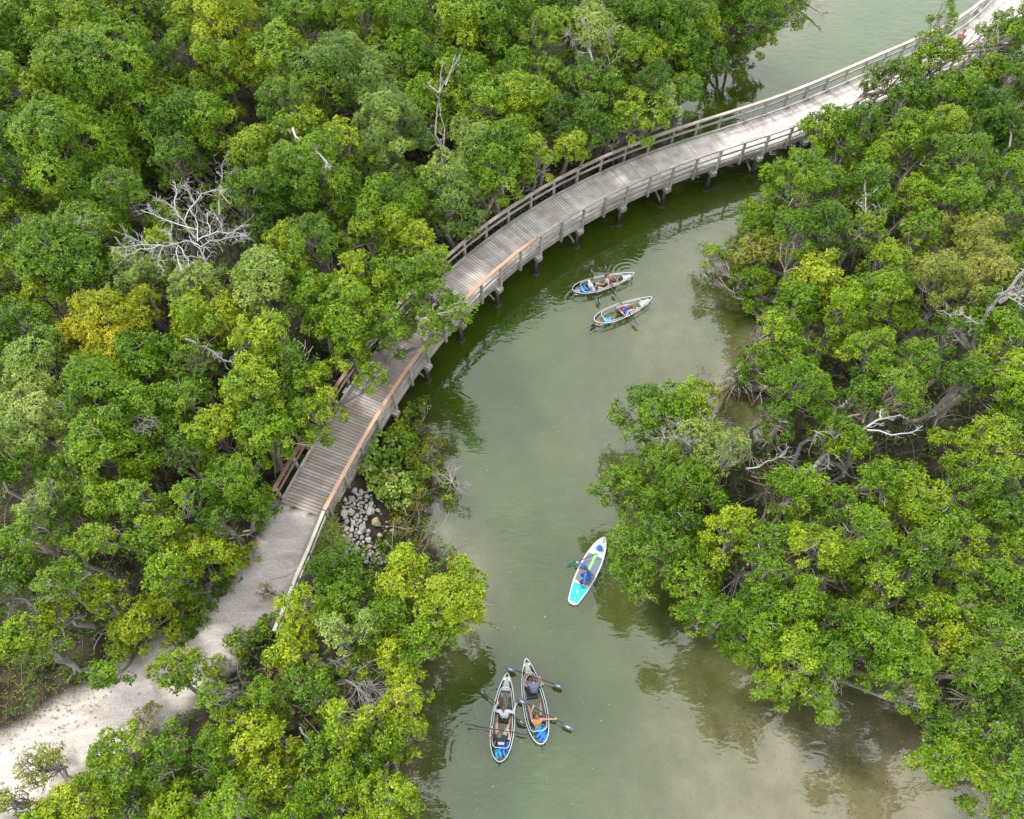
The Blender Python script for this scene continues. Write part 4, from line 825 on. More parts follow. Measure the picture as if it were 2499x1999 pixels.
ORANGE = M('orange_cloth', (.28, .115, .03), .8, noise=(10, (.22, .085, .022), .6)); BLUEC = M('royal_blue_cloth', (.012, .07, .30), .7, noise=(8, (.01, .045, .2), .6)); OLIVEC = M('dark_leggings', (.03, .033, .025), .8)
HAIR = M('brown_hair', (.05, .026, .016), .5); HAIRL = M('light_brown_hair', (.09, .042, .018), .5); HAIRB = M('blond_hair', (.20, .12, .06), .5); KHAKI = M('pale_shorts', (.25, .235, .225), .85); PINK = M('pink_cloth', (.17, .075, .07), .8)
PATT = M('patterned_cloth', (.30, .29, .32), .8, noise=(30, (.08, .08, .10), 1)); BSHORT = M('blue_shorts', (.02, .07, .45), .7)
JACKET = M('blue_life_jacket', (.004, .10, .36), .5, noise=(9, (.006, .09, .33), .8), bump=.8, nscale=14); JACKC = M('cyan_life_jacket', (.006, .21, .36), .5, noise=(9, (.005, .09, .28), .7), bump=.8, nscale=14)
PADB = M('black_paddle', (.012, .013, .016), .4); PADG = M('dark_blue_grey_blade', (.035, .04, .065), .4); STICK = M('white_sticker', (.24, .24, .26), .5); TEAL = M('teal_blade', (.006, .055, .05), .4)
BROWNB = M('brown_bag', (.16, .075, .04), .7, noise=(7, (.05, .02, .015), .8)); CAPD = M('dark_cap', (.025, .025, .032), .8); TEALC = M('teal_cap', (.015, .14, .11), .8)
EYE = M('eye', (.02, .015, .012), .3)

def remesh(mb, name, m, parent, vox=.008, sm=3):
    o = mb.build(name+'_src', m); md = o.modifiers.new('r', 'REMESH'); md.mode = 'VOXEL'; md.voxel_size = vox
    s_ = o.modifiers.new('s', 'SMOOTH'); s_.factor = .5; s_.iterations = sm
    dg = bpy.context.evaluated_depsgraph_get(); me = bpy.data.meshes.new_from_object(o.evaluated_get(dg)); me.name = name
    old = o.data; bpy.data.objects.remove(o); bpy.data.meshes.remove(old)
    me.polygons.foreach_set('use_smooth', [True]*len(me.polygons)); me.materials.clear(); me.materials.append(m)
    q = bpy.data.objects.new(name, me); COL.objects.link(q)
    if parent: q.parent = parent; q.matrix_parent_inverse = parent_inv(parent)
    return q
def cap(mb, a, b, ra, rb, n=12):
    a = Vector(a); b = Vector(b); d = b-a
    if d.length < 1e-4: d = Vector((0, 0, .001))
    u = d.normalized(); pts = [a-u*ra*.98, a-u*ra*.8, a-u*ra*.45]+[a.lerp(b, k/4) for k in range(5)]+[b+u*rb*.45, b+u*rb*.8, b+u*rb*.98]
    rr = [ra*.2, ra*.6, ra*.89]+[ra+(rb-ra)*k/4 for k in range(5)]+[rb*.89, rb*.6, rb*.2]
    mb.tube(pts, rr, n)
def ik(a, b, l1, l2, hint):
    a = Vector(a); b = Vector(b); d = b-a; D = d.length
    if D > (l1+l2)*.995: b = a+d*((l1+l2)*.995/D); d = b-a; D = d.length
    x = (l1*l1-l2*l2+D*D)/(2*D); h = math.sqrt(max(0, l1*l1-x*x)); u = d.normalized(); hv = Vector(hint); hv = hv-u*hv.dot(u)
    hv = hv.normalized() if hv.length > 1e-5 else u.orthogonal()
    return a+u*x+hv*h, b
def hand(mb, w_, d, grip=None, sc=1.0, side=1):
    """palm + five curled fingers at wrist w_, pointing along d; grip = direction of the held shaft"""
    w_ = Vector(w_); d = Vector(d).normalized(); g = Vector(grip).normalized() if grip is not None else d.orthogonal()
    g = (g-d*g.dot(d)); g = g.normalized() if g.length > .05 else d.orthogonal().normalized(); n = d.cross(g)
    if n.z > 0: n = -n
    p = w_+d*.075*sc
    for k in (-.022, 0, .022): cap(mb, w_+g*k*.7+d*.015, p+g*k, .017, .015, 8)
    for k, ln in ((-.030, .060), (-.010, .072), (.010, .068), (.030, .052)):
        a = p+g*k; b = a+d*ln*.45+n*.012; c = b+d*ln*.10+n*ln*.42; e = c-d*ln*.30+n*.008
        cap(mb, a, b, .0095, .009, 6); cap(mb, b, c, .009, .0085, 6); cap(mb, c, e, .0085, .007, 6)
    a = w_+d*.02+g*side*.025; b = a+g*side*.022+d*.028+n*.008; c = b+d*.020+n*.022; cap(mb, a, b, .012, .010, 6); cap(mb, b, c, .010, .008, 6)
def person(label, pel, neck, head, face, hands, feet, skin, shirt=None, sleeves=0, shorts=None, leg=.35, hair=HAIR, knee_hint=(0, 0, 1), elbow=(0, 0, -1), long_hair=False, capm=None, vest=None, grips=None, scale=1.0, kneel=False, legs_cloth=None, shoes=None, group=None):
    pel = Vector(pel); neck = Vector(neck); head = Vector(head); face = Vector(face).normalized()
    e = empty('person', (pel.x, pel.y, max(0, min(pel.z-.1, *(Vector(f).z for f in feet))))); tag(e, label, 'person', group)
    up = (neck-pel).normalized(); F = Vector(face.xyz); F = (F-up*F.dot(up)).normalized() if abs(F.dot(up)) < .98 else F; Rt = F.cross(up).normalized()
    sh = .185*scale; hp = .10*scale
    # keep the torso a human length
    L_ = .47*scale; neck2 = pel+up*L_; off = neck2-neck; head = head+off*.8; neck = neck2
    hd = head-neck; head = neck+hd.normalized()*.20
    mb = MB(); chest = pel.lerp(neck, .68)
    for k in (-1, 0, 1):
        cap(mb, pel+Rt*k*.065, pel.lerp(neck, .38)+Rt*k*.045, .105, .095); cap(mb, pel.lerp(neck, .35)+Rt*k*.05, chest+Rt*k*.085, .095, .10)
    cap(mb, chest+Rt*.09, neck+Rt*.12-up*.03, .10, .062); cap(mb, chest-Rt*.09, neck-Rt*.12-up*.03, .10, .062)
    cap(mb, neck-Rt*sh-up*.035, neck+Rt*sh-up*.035, .055, .055); cap(mb, neck-up*.02, head-up*.03, .052, .05)
    hu = (head-neck).normalized(); fw = (face-hu*face.dot(hu)*.5).normalized(); rt = fw.cross(hu).normalized(); hu2 = rt.cross(fw)
    from mathutils import Matrix
    HM = Matrix((rt, fw, hu2)).transposed()
    mb.ell(head+hu2*.03, (.075, .095, .105), 16, 12, HM); mb.ell(head-hu2*.045+fw*.028, (.055, .062, .062), 12, 9, HM)
    cap(mb, head+fw*.088+hu2*.015, head+fw*.108-hu2*.012, .010, .014, 8)
    for k in (-1, 1): mb.ell(head+rt*.078*k-fw*.005+hu2*.005, (.012, .022, .032), 8, 6, HM)
    mb.ell(head+fw*.088-hu2*.048, (.024, .009, .008), 8, 6, HM)
    sl_ = MB(); pant = MB()
    for i, h_ in enumerate(hands):
        k = -1 if i == 0 else 1; S = neck+Rt*sh*k-up*.04; el, w_ = ik(S, h_, .28*scale, .25*scale, Vector(elbow)+Rt*k*.9)
        cap(mb, S, el, .050, .040); cap(mb, el, w_, .041, .026)
        hand(mb, w_, (w_-el), grips[i] if grips else None, side=-k)
        if sleeves > 0:
            cap(sl_, S, S.lerp(el, min(1, sleeves*2)), .064, .056)
            if sleeves > .5: cap(sl_, el, el.lerp(w_, sleeves*2-1.05), .055, .038)
    hips = []
    for i, f_ in enumerate(feet):
        k = -1 if i == 0 else 1; Hh = pel+Rt*hp*k; hint = Vector(knee_hint[i] if isinstance(knee_hint[0], (tuple, list)) else knee_hint)+Rt*k*.25
        kn, an = ik(Hh, f_, .42*scale, .41*scale, hint); cap(mb, Hh, kn, .085, .056); cap(mb, kn, kn.lerp(an, .35), .056, .056); cap(mb, kn.lerp(an, .35), an, .056, .034)
        sh_d = (an-kn).normalized(); td = (F*.5+Vector((0, 0, .9))-sh_d*.2).normalized() if not kneel else sh_d
        td = (td-sh_d*td.dot(sh_d)*.75).normalized(); toe = an+td*.15-sh_d*.0
        cap(mb, an-td*.035+sh_d*.03, toe+sh_d*.02, .034, .026, 10)
        for q in range(5): cap(mb, toe+Rt*(q-2)*.014+sh_d*.02, toe+Rt*(q-2)*.016+td*(.035-.004*abs(q-1))+sh_d*.02, .011, .008, 6)
        if leg > 0: cap(pant, Hh+(pel-Hh)*.4, Hh.lerp(kn, min(1, leg*2)), .104, .084 if leg < .5 else .068)
        if leg > .5: cap(pant, kn, kn.lerp(an, leg*2-1), .068, .05)
    body = remesh(mb, 'body', skin, e, .0075, 3)
    if shirt:
        for k in (-1, 0, 1):
            cap(sl_, pel+Rt*k*.065-up*.02, pel.lerp(neck, .38)+Rt*k*.045, .118, .108); cap(sl_, pel.lerp(neck, .35)+Rt*k*.05, chest+Rt*k*.085, .108, .113)
        for k in (-1, 1): cap(sl_, chest+Rt*.09*k, neck+Rt*(.12 if sleeves else .08)*k-up*.035, .112, .070)
        if sleeves: cap(sl_, neck-Rt*sh-up*.035, neck+Rt*sh-up*.035, .066, .066)
        remesh(sl_, 'shirt', shirt, e, .012, 2)
    if vest:
        v = MB()
        for k in (-1, 0, 1): cap(v, pel.lerp(neck, .3)+Rt*k*.07, chest+Rt*k*.09, .135, .135)
        for k in (-1, 1): cap(v, chest+Rt*.09*k, neck+Rt*.10*k-up*.05, .125, .075)
        remesh(v, 'life_vest', vest, e, .014, 2)
    if shorts:
        cap(pant, pel-Rt*.07, pel+Rt*.07, .118, .118); remesh(pant, 'trousers' if leg > .6 else 'shorts', shorts, e, .012, 2)
    hm = MB()
    def hf(p):
        v = Vector(p)
        if v.y > .02 and v.z < .045: v = Vector((v.x*.9, .02+(v.y-.02)*.15, v.z))
        if v.z < -.045: v.z = -.045
        return v
    hm.ell(head+hu2*.036-fw*.006, (.086, .104, .113), 18, 12, HM, f=hf)
    if long_hair:
        a = head-fw*.09; cap(hm, a, a-hu2*.12-fw*.02, .040, .026); cap(hm, a-hu2*.12-fw*.02, a-hu2*.20-fw*.03, .028, .012)
    hm.build('hair', hair, e, True)
    if capm is TEALC:
        cm = MB(); cm.tube([head+hu2*(.03)+rt*math.cos(a)*.094+fw*math.sin(a)*.112 for a in [math.pi+.3+k*(math.pi-.6)/10 for k in range(11)]], [.012]+[.02]*9+[.012], 6); cm.build('visor', capm, e, True)
    elif capm:
        cm = MB()
        def cf(p): v = Vector(p); v.z = max(v.z, .012); return v
        cm.ell(head+hu2*.042, (.092, .110, .115), 16, 10, HM, f=cf); cm.box(head+fw*.135+hu2*.052, rt, fw, hu2, .068, .055, .005); cm.build('cap', capm, e, True)
    for k in (-1, 1):
        em = MB(); em.ell(head+fw*.088+rt*.030*k+hu2*.018, (.011, .008, .008), 8, 6, HM); em.build('eye', EYE, e, True)
    return e
def paddle(a, b, label, blade=PADG, shaft=PADB, ang=0, tgrip=False, group=None, sticker=True, two=True, feather=0, clen=.20):
    a = Vector(a); b = Vector(b); d = (b-a).normalized(); c = (a+b)/2; e = empty('paddle', tuple(c)); tag(e, label, 'paddle', group)
    bl = .44; mb = MB(); A = a+d*(bl*.85 if not tgrip else .0); B = b-d*(bl*.85); mb.tube([A, A.lerp(B, .5), B], .0165, 8); mb.build('shaft', shaft, e, True)
    side = d.cross(Vector((0, 0, 1))).normalized(); upv = side.cross(d)
    def mk(tip, dr, an):
        s2 = side*math.cos(an)+upv*math.sin(an); n2 = dr.cross(s2); m_ = MB(); vs_ = []; pr = [(0, .35), (.12, .7), (.3, .95), (.55, 1.), (.8, .86), (.93, .55), (1, .2)]
        for z in (-1, 1):
            for t, w_ in pr:
                p = tip-dr*bl*(1-t)
                for k in (-1, 0, 1): vs_.append(p+s2*k*w_*.095+n2*(z*.005+.018*abs(k)+.02*math.sin(t*3)))
        nn = len(pr); fs_ = []
        for z in (0, 1):
            for i in range(nn-1):
                for k in range(2):
                    q = z*nn*3+i*3+k; f = (q, q+1, q+4, q+3); fs_.append(f if z else f[::-1])
        for i in range(nn-1):
            for k in (0, 2): fs_.append((i*3+k, (i+1)*3+k, nn*3+(i+1)*3+k, nn*3+i*3+k))
        for r_ in (0, nn-1): fs_.append((r_*3, r_*3+1, nn*3+r_*3+1, nn*3+r_*3)); fs_.append((r_*3+1, r_*3+2, nn*3+r_*3+2, nn*3+r_*3+1))
        m_.add(vs_, fs_, .5); o = m_.build('blade', blade, e, True)
        if sticker:
            m2 = MB(); q = tip-dr*bl*.48+n2*.036*(1 if n2.z > 0 else -1)+s2*.03; m2.box(q, dr, s2, n2, .07, .022, .002); m2.build('sticker', STICK, o)
    mk(b, d, ang)
    if two: mk(a, -d, ang+feather)
    if tgrip: t_ = MB(); t_.tube([a-side*.05, a+side*.05], .017, 8); t_.build('grip', shaft, e, True)
    return e
def kayak(stern, bow, label, seats, group='clear kayaks'):
    s_ = at(*stern, .33); b_ = at(*bow, .38); c = (s_+b_)/2; c.z = 0; d = b_-s_; d.z = 0; Lh = d.length/2; F = d.normalized(); S = Vector((F.y, -F.x, 0))
    e = empty('clear_kayak', (c.x, c.y, 0), 0); tag(e, label, 'kayak', group)
    def hw(t):    # half width along -1 stern .. +1 bow
        t = max(-1, min(1, t))
        return .445*(math.sqrt(max(0, 1-((-.22-t)/.78)**2.3)) if t < -.22 else max(0, 1-((t+.22)/1.22)**1.8)**.72)
    def rim(t): return .31+.10*abs(t)**3
    W = lambda t, k, z: c+F*t*Lh+S*k+Vector((0, 0, z))
    ts = [-math.cos(math.pi*i/36) for i in range(37)]
    loop = [W(t, hw(t), rim(t)) for t in ts]+[W(t, -hw(t), rim(t)) for t in ts[-2:0:-1]]
    mb = MB(); mb.tube(loop, .020, 8, closed=True); mb.build('gunwale', RIM, e, True)
    hull = MB(); vs_ = []; nk = 12
    for t in ts:
        for k in range(nk+1):
            a = math.pi*k/nk; x = math.cos(a); zz = math.sin(a)**.7; keel = -.05+.30*max(0, abs(t)-.55)**1.6
            vs_.append(W(t, hw(t)*math.copysign(abs(x)**.75, x)*.985, rim(t)+(keel-rim(t))*zz))
    fs_ = [(i*(nk+1)+k, i*(nk+1)+k+1, (i+1)*(nk+1)+k+1, (i+1)*(nk+1)+k) for i in range(36) for k in range(nk)]
    hull.add(vs_, fs_, .5); hull.build('hull', CLEAR, e, True)
    inner = []; tt = [-.66+1.28*i/20 for i in range(21)]
    inner = [W(t, hw(t)-.075, rim(t)+.012) for t in tt]+[W(.66, (hw(.66)-.12)*k, rim(.66)+.012) for k in (.8, .4, 0, -.4, -.8)]+[W(t, -hw(t)+.075, rim(t)+.012) for t in tt[::-1]]+[W(-.70, (hw(-.7)-.12)*k, rim(.7)+.012) for k in (-.8, -.4, 0, .4, .8)]
    mb = MB(); mb.tube(inner, .016, 6, closed=True); mb.build('cockpit_frame', RIM, e, True)
    for q in (1, -1):    # floats
        m3 = MB(); pts = [W(q*(.60+.30*i/6), 0, .10+.14*i/6) for i in range(7)]; v3 = []
        for i, p in enumerate(pts):
            wv = .16*(1-i/6*.75); v3 += [p+S*wv, p-S*wv, p-S*wv+Vector((0, 0, .09)), p+S*wv+Vector((0, 0, .09))]
        f3 = [(i*4+k, i*4+(k+1) % 4, i*4+4+(k+1) % 4, i*4+4+k) for i in range(6) for k in range(4)]+[(3, 2, 1, 0), (24, 25, 26, 27)]
        if q == 1: m3.add(v3, f3, .5); m3.build('bow_float', FROST, e)
    for t in seats:
        m4 = MB(); m4.box(W(t+.02, 0, .045), F, S, (0, 0, 1), .17, .20, .03)
        m4.build('seat', BLACK, e); m5 = MB(); m5.tube([W(t-.10, -.2, .07), W(t-.12, -.2, .30), W(t-.12, -.1, .34), W(t-.12, .1, .34), W(t-.12, .2, .30), W(t-.10, .2, .07)], .016, 6); m5.box(W(t-.115, 0, .22), F, S, (0, 0, 1), .015, .19, .10); m5.build('seat_back', BLACK, e)
        m6 = MB(); m6.tube([W(t-.12, .18, .30), W(t-.25, hw(t)-.03, .30)], .008, 4); m6.tube([W(t-.12, -.18, .30), W(t-.25, -hw(t)+.03, .30)], .008, 4); m6.build('seat_strap', BLACK, e)
    sk = MB(); sk.box(W(-1.03, 0, .0), F, S, (0, 0, 1), .10, .008, .10); sk.tube([W(-1.02, 0, .25), W(-1.10, 0, .04), W(-1.22, .01, .01)], .008, 5); sk.build('skeg', PADB, e)
    return W, F, S
def jacket(px, py, z, r, m, label, n=3, name='life_jacket', cat='life jacket', rot=0, group=None):
    """a folded foam vest: panels with straps"""
    c = at(px, py, z); e = empty(name, tuple(c-Vector((0, 0, .06))), rot); tag(e, label, cat, group); ca, sa = math.cos(rot), math.sin(rot)
    X = Vector((ca, sa, 0)); Y = Vector((-sa, ca, 0)); rg = np.random.RandomState(int(px+py)); mb = MB()
    for i in range(n):
        o = c+X*(i-(n-1)/2)*r*.72+Vector((0, 0, rg.uniform(-.01, .03)))
        for j in (-1, 1): cap(mb, o+Y*j*r*.2+X*rg.uniform(-.02, .02), o+Y*j*r*.75+X*rg.uniform(-.04, .04), r*.36, r*.30)
    remesh(mb, 'foam_panel', m, e, .014, 2); s_ = MB()
    for j in (-.45, .45): s_.tube([c+Y*j*r-X*r*(n*.40), c+Y*j*r+Vector((0, 0, r*.43)), c+Y*j*r+X*r*(n*.40)], .010, 4)
    s_.build('strap', BLACK, e); return e
def kp(off, sc): return lambda x, y, z: at(off[0]+x/sc, off[1]+y/sc, z)
# --- lower pair
K = kp((1100, 1580), 5.749)
kayak((1218.5, 1859), (1238, 1642), 'left clear kayak of the close pair at bottom, two paddlers inside', [.02, -.52])
kayak((1322, 1816), (1284, 1607), 'right clear kayak of the close pair at bottom, orange-topped paddler at its back', [.22, -.42])
A1, A2 = K(380, 585, .55), K(1055, 1100, .35); paddle(A1, A2, 'black paddle held by the white-shirted paddler in the left lower kayak', PADB, ang=.7, feather=.3)
person('person in white long-sleeved shirt and dark leggings, front seat of the left lower kayak', K(755, 965, .13), K(742, 890, .56), K(738, 840, .80), K(760, 500, .3)-K(755, 965, .3), [K(645, 800, .46), K(905, 818, .42)], [K(718, 700, .10), K(832, 700, .10)], SKINL, WHITE, .98, OLIVEC, .93, HAIR, long_hair=True, grips=[A2-A1, Vector((0, 1, 0))])
A1, A2 = K(200, 1085, .62), K(1082, 1222, .42); paddle(A1, A2, 'black paddle lying edge-on across the rear of the left lower kayak', PADB, ang=1.35, sticker=False)
person('person in black top, teal cap band and pale shorts, rear of the left lower kayak', K(690, 1300, .13), K(690, 1250, .56), K(682, 1215, .80), K(760, 700, .3)-K(700, 1300, .3), [K(562, 1150, .48), K(812, 1190, .46)], [K(655, 985, .08), K(850, 985, .08)], SKINL, BLACK, 0.18, KHAKI, .42, HAIRL, capm=TEALC, grips=[A2-A1, A2-A1])
A1, A2 = K(768, 275, .50), K(1585, 560, .45); paddle(A1, A2, 'dark blue-grey paddle of the front paddler in the right lower kayak', ang=.1)
person('person in grey-blue T-shirt sitting cross-legged, front seat of the right lower kayak', K(1170, 620, .13), K(1160, 500, .54), K(1165, 425, .76), K(1120, 250, .3)-K(1170, 620, .3), [K(1080, 385, .46), K(1255, 445, .46)], [K(1150, 500, .06), K(1200, 495, .06)], SKIN, GREYC, .30, BLACK, .3, HAIR, grips=[A2-A1, A2-A1], knee_hint=[(-.55, .3, .75), (.35, .3, .95)])
A1, A2 = K(935, 715, .50), K(1720, 1150, .45); paddle(A1, A2, 'dark blue-grey paddle of the orange-topped paddler in the right lower kayak', ang=.1)
person('person in orange tank top with bent bare legs, rear seat of the right lower kayak', K(1215, 1080, .13), K(1210, 1015, .56), K(1208, 965, .80), K(1150, 700, .3)-K(1215, 1080, .3), [K(1150, 850, .48), K(1450, 1005, .46)], [K(1062, 760, .08), K(1262, 735, .08)], SKIN, ORANGE, 0, BLACK, .3, HAIRL, grips=[A2-A1, A2-A1])
jacket(*[1100+740/5.749, 1580+1400/5.749], .17, .20, JACKET, 'bright blue life jacket behind the black-topped paddler, left lower kayak', 3, rot=.1)
jacket(1100+690/5.749, 1580+1490/5.749, .16, .17, JACKC, 'blue life jacket nearest the stern tip of the left lower kayak', 3, rot=.3)
jacket(1100+1255/5.749, 1580+1130/5.749, .17, .19, JACKC, 'upper blue life jacket behind the orange-topped paddler', 3, rot=-.5)
jacket(1100+1290/5.749, 1580+1245/5.749, .16, .18, JACKET, 'lower blue life jacket at the stern of the right lower kayak', 3, rot=-.6)
def bagm(px, py, z, r, m, name, cat, label, sq=(1, 1, .8), strap=BLACK):
    c = at(px, py, z); e = empty(name, tuple(c-Vector((0, 0, r*.6)))); tag(e, label, cat); mb = MB()
    def f(p): v = Vector(p); k = 1+.10*math.sin(v.x/r*4)+.08*math.cos(v.y/r*5+1); return v*k
    mb.ell(c, (r*sq[0], r*sq[1], r*sq[2]), 16, 12, f=f); mb.build('body', m, e, True); s_ = MB()
    s_.tube([c+Vector((-r*.5, 0, r*sq[2]*.8)), c+Vector((0, 0, r*sq[2]*1.35)), c+Vector((r*.5, 0, r*sq[2]*.8))], .012, 6); s_.build('strap', strap, e, True); return e
c = K(705, 1348, .30); mb = MB(); e = empty('towel', tuple(c)); tag(e, 'folded white towel on the seat back behind the teal-capped paddler', 'towel')
for i in range(3): mb.box(c+Vector((0, .0, i*.024)), (1, -.02*i, 0), (0, 1, 0), (0, 0, 1), .125-.004*i, .05, .0115)
remesh(mb, 'folded_cloth', WHITE, e, .006, 2)
bagm(1100+700/5.749, 1580+1545/5.749, .14, .11, BROWNB, 'bag', 'bag', 'dark brown bag in the stern tip of the left lower kayak')
bagm(1100+1262/5.749, 1580+1303/5.749, .10, .11, GREYC, 'pouch', 'pouch', 'pale grey pouch in the stern tip of the right lower kayak', (1.2, .6, .5), WHITE)
# --- upper pair
K = kp((1370, 630), 8.624)
kayak((1397.5, 709), (1547.5, 667), 'upper clear kayak nearest the boardwalk with two paddlers', [.20, -.38])
kayak((1451, 784), (1591, 726), 'upper clear kayak with a single paddler in a black life vest', [.0])
A1, A2 = K(615, 200, .85), K(815, 985, .15); P1 = paddle(A1, A2, 'black paddle of the white-shirted paddler in the upper kayak', PADB, ang=.9)
person('person in white long-sleeved shirt and black shorts, rear seat of the upper kayak', K(610, 655, .13), K(615, 540, .54), K(645, 470, .74), K(900, 560, .3)-K(600, 660, .3), [K(655, 395+60, .62), K(715, 600, .42)], [K(880, 560, .08), K(920, 640, .08)], SKINL, WHITE, .98, BLACK, .38, HAIR, grips=[A2-A1, A2-A1])
A1, A2 = K(895, 120, .85), K(1155, 800, .2); paddle(A1, A2, 'black paddle of the front paddler in the upper kayak nearest the boardwalk', PADB, ang=.9)
person('person in patterned swim top sitting cross-legged, front seat of the upper kayak', K(970, 520, .13), K(955, 440, .52), K(960, 355, .74), K(1250, 420, .3)-K(970, 520, .3), [K(1000, 400, .46), K(1055, 545, .34)], [K(1150, 455, .07), K(1150, 520, .07)], SKIN, PATT, 0, BLACK, .12, HAIR, long_hair=True, grips=[A2-A1, A2-A1], knee_hint=[(.3, .5, .9), (.3, -.5, .8)])
A1, A2 = K(1165, 830, .5), K(1635, 1410, .25); paddle(A1, A2, 'black paddle of the single paddler in the black life vest', PADB, ang=1.0)
person('person in black life vest and blue shorts, alone in the lower of the upper kayaks', K(1290, 1160, .13), K(1230, 1100, .54), K(1200, 1050, .74), K(1500, 1000, .3)-K(1240, 1160, .3), [K(1300, 1000, .42), K(1400, 1140, .36)], [K(1480, 985, .10), K(1560, 1095, .10)], SKINL, None, 0, BSHORT, .35, HAIRB, vest=BLACK, grips=[A2-A1, A2-A1])
A1, A2 = K(900, 1330, .30), K(600, 1530, .18); paddle(A1, A2, 'spare black paddle sticking out over the stern of the single paddler kayak', PADB, ang=1.2, two=False, sticker=False)
jacket(1370+475/8.624, 630+655/8.624, .17, .19, JACKET, 'blue life jacket behind the white-shirted paddler in the upper kayak', 3, rot=.5)
bagm(1370+350/8.624, 630+690/8.624, .16, .15, M('multicolour_towel', (.05, .12, .22), .8, noise=(11, (.42, .24, .16), 1)), 'beach_bag', 'bag', 'blue and tan beach bag in the stern tip of the upper kayak', (1.1, .8, .6))
bagm(1370+1252/8.624, 630+440/8.624, .15, .14, BLACK, 'dry_bag', 'dry bag', 'black dry bag near the bow of the upper kayak')
jacket(1370+975/8.624, 630+1315/8.624, .14, .17, JACKC, 'cyan life jacket behind the single paddler', 3, rot=.4)
bagm(1370+805/8.624, 630+1345/8.624, .14, .12, BROWNB, 'bag', 'bag', 'orange-brown bag in the stern tip of the single paddler kayak')
# --- paddleboard
K = kp((1340, 1280), 7.839)
n_, t_ = K(1062, 242, .10), K(432, 1525, .10); c = (n_+t_)/2; c.z = 0; F = (n_-t_); F.z = 0; Lh = F.length/2; F.normalize(); S = Vector((F.y, -F.x, 0))
SB = empty('paddleboard', (c.x, c.y, 0)); tag(SB, 'white inflatable paddleboard with turquoise tail pad and floral nose on the green creek', 'paddleboard')
def bw(t):
    u = (t+1)/2; return (.36+.06*min(1, (1+t)/.6))*(1-max(0, (-t-.92)/.08)**2.2*.55)*min(1, (1-(max(0, (t+.05))/1.05)**2.3)**.62)*(1-.46*max(0, (-t-.05)/.95)**2.0)
Q = lambda t, k, z: c+F*t*Lh+S*k+Vector((0, 0, z))
ts = [-1+i/20 for i in range(36)]+[.80, .85, .9, .94, .97, .99, 1.0]; ts += [-.99, -.98, -.96, -.94]; ts = sorted(set(round(t, 3) for t in ts))
def slab(mb, inset, z0, z1, ta, tb, wf=None):
    tl = [t for t in ts if ta < t < tb]; tl = [ta]+tl+[tb]; vs_ = []
    for t in tl:
        w_ = max(0.004, (wf(t) if wf else bw(t)-inset)); vs_ += [Q(t, -w_, z0), Q(t, -w_, z1), Q(t, w_, z1), Q(t, w_, z0)]
    fs_ = [(i*4+k, i*4+4+k, i*4+4+(k+1) % 4, i*4+(k+1) % 4) for i in range(len(tl)-1) for k in range(4)]+[(0, 1, 2, 3), tuple(4*(len(tl)-1)+k for k in (3, 2, 1, 0))]
    mb.add(vs_, fs_, .5)
BWHITE = M('board_white', (.25, .26, .26), .4); YEL = M('board_yellow', (.28, .31, .03), .5); GPAD = M('grey_deck_pad', (.085, .09, .12), .85, noise=(6, (.07, .072, .092), .6)); TQ = M('turquoise_pad', (.003, .22, .23), .7, noise=(14, (.006, .17, .19), .6)); TQ2 = M('teal_stripe', (.012, .15, .15), .7)
FLOR = mat('floral_print', (.28, .30, .29), .6, ramp=[(0, (.28, .30, .29)), (1, (.28, .30, .29))], noise=(9, (.12, .28, .22), .8))
mb = MB(); slab(mb, .012, .035, .075, -1, 1); mb.build('rail_band', YEL, SB); mb = MB(); slab(mb, 0, .075, .115, -1, 1); mb.build('board', BWHITE, SB); mb = MB(); slab(mb, .03, -.03, .035, -.98, .96); mb.build('underside', YEL, SB)
mb = MB(); slab(mb, .06, .115, .122, -.39, .43); mb.build('deck_pad', GPAD, SB)
mb = MB(); slab(mb, .055, .115, .124, -.93, -.45); mb.build('tail_pad', TQ, SB)
mb = MB(); slab(mb, .06, .115, .118, .46, .90); mb.build('nose_print', FLOR, SB)
mb = MB(); slab(mb, 0, .122, .125, -.41, .45, lambda t: .115); mb.build('stripe', TQ2, SB); mb = MB(); slab(mb, 0, .125, .128, -.41, .45, lambda t: .042); mb.build('stripe', YEL, SB)
mb = MB(); mb.tube([Q(-.44, -.33, .124), Q(-.41, -.12, .126), Q(-.37, 0, .128), Q(-.41, .12, .126), Q(-.44, .33, .124)], .014, 5); mb.build('pad_seam', BWHITE, SB)
mb = MB(); mb.ell(Q(-.66, .0, .125), (.045, .09, .004), 10, 5); mb.box(Q(-.66, 0, .1275), F+S*.3, S, (0, 0, 1), .05, .014, .0015); mb.build('emblem', BWHITE, SB); mb = MB(); mb.ell(Q(-.83, .0, .125), (.035, .035, .004), 10, 5); mb.build('valve', BWHITE, SB)
for t, k in ((.60, -.14), (.78, .12), (.50, .16)): mb = MB(); [mb.ell(Q(t, k, .119)+Vector((math.cos(a)*.035, math.sin(a)*.035, 0)), (.028, .028, .003), 8, 4) for a in (0, 1.26, 2.5, 3.8, 5.0)]; mb.build('flower_print', M('print_pink', (.42, .20, .25), .6), SB)
mb = MB(); mb.box(Q(-1.0, 0, .06), F, S, (0, 0, 1), .03, .10, .03); mb.box(Q(-.90, 0, -.10), F, S, (0, 0, 1), .09, .008, .10); mb.build('fin', PADB, SB)
mb = MB(); mb.tube([Q(.93, -.05, .12), Q(.94, 0, .15), Q(.93, .05, .12)], .014, 6); mb.build('handle', PADB, SB)
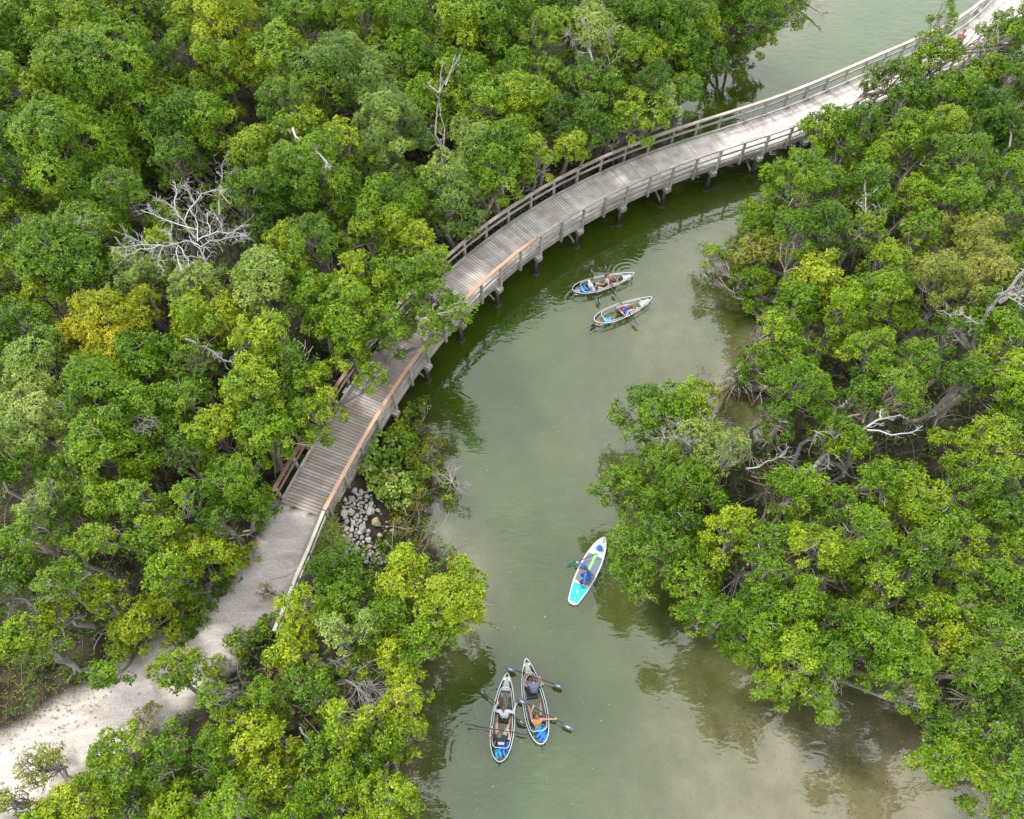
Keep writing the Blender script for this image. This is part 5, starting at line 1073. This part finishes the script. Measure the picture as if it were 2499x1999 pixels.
mb = MB(); [mb.tube([Q(a, b, .122), Q((a+a2)/2, (b+b2)/2, .30 if abs(b+b2) < .1 else .122), Q(a2, b2, .122)], .006, 4) for a, b, a2, b2 in ((.56, -.2, .76, .18), (.56, .2, .76, -.18), (.56, -.2, .76, -.18), (.56, .2, .76, .18))]; mb.build('bungee', BWHITE, SB)
p_ = at(1340+962/7.839, 1280+450/7.839, .22); bagm(1340+962/7.839, 1280+450/7.839, .21, .13, BLUEC, 'dry_bag', 'dry bag', 'round royal blue dry bag under the bungee on the paddleboard nose', (1, 1, .75))
A1, A2 = K(905, 565, .42), K(345, 790, .18); paddle(A1, A2, 'black-shafted paddle with teal blade held over the side of the paddleboard', TEAL, PADB, ang=1.05, tgrip=True, two=False, sticker=False)
PB = person('person in royal blue long-sleeved shirt, black shorts and dark cap kneeling on the paddleboard', K(735, 1010, .24), K(712, 925, .62), K(665, 850, .82), K(480, 900, .3)-K(760, 960, .3), [K(640, 1085, .30), K(560, 735, .42)], [K(690, 1060, .16), K(750, 990, .16)], SKIN, BLUEC, .97, BLACK, .42, HAIR, capm=CAPD, grips=[F, A2-A1], knee_hint=[(-1, -.4, .3), (-1, .2, .3)], kneel=True)
# --- walker at the far end of the boardwalk
hd = at(2353, 78, ZD+1.58); p, tt_, aa = frame(SLEN-9); X0 = hd.x; Y0 = hd.y
person('person in pink top walking at the far end of the boardwalk', (X0, Y0-.02, ZD+.92), (X0, Y0, ZD+1.38), (X0, Y0+.02, ZD+1.6), -tt_, [(X0-.24, Y0-.1, ZD+.82), (X0+.24, Y0-.15, ZD+.85)], [(X0-.1, Y0-.2, ZD+.07), (X0+.1, Y0+.15, ZD+.07)], SKIN, PINK, .3, BLACK, .5, HAIR, knee_hint=tuple(-tt_), long_hair=True)
# --- fallen leaves on the water
rg = np.random.RandomState(3); pts = []
for i in range(70):
    x, y = rg.uniform(1010, 1500), rg.uniform(900, 1990)
    if i % 3 == 0: x, y = rg.uniform(1150, 1330), rg.uniform(1500, 1990)
    p = at(x, y, .004)
    if shore(np.array([p.x]), np.array([p.y]))[0] < -.5: pts.append(tuple(p))
pts = np.array(pts); V, T = leaf_quads(pts, unit(rg.randn(len(pts), 3)*.08+np.array([0, 0, 1])), 1, .06, .03, .8+0*pts[:, 0], rg, up=.02); V[:, :, 2] = .006+.004*rg.rand(len(V), 4)
tag(quads('floating_leaves', V, T, LM['R']), 'tiny pale leaves scattered over the water surface', 'leaves', kind='stuff')
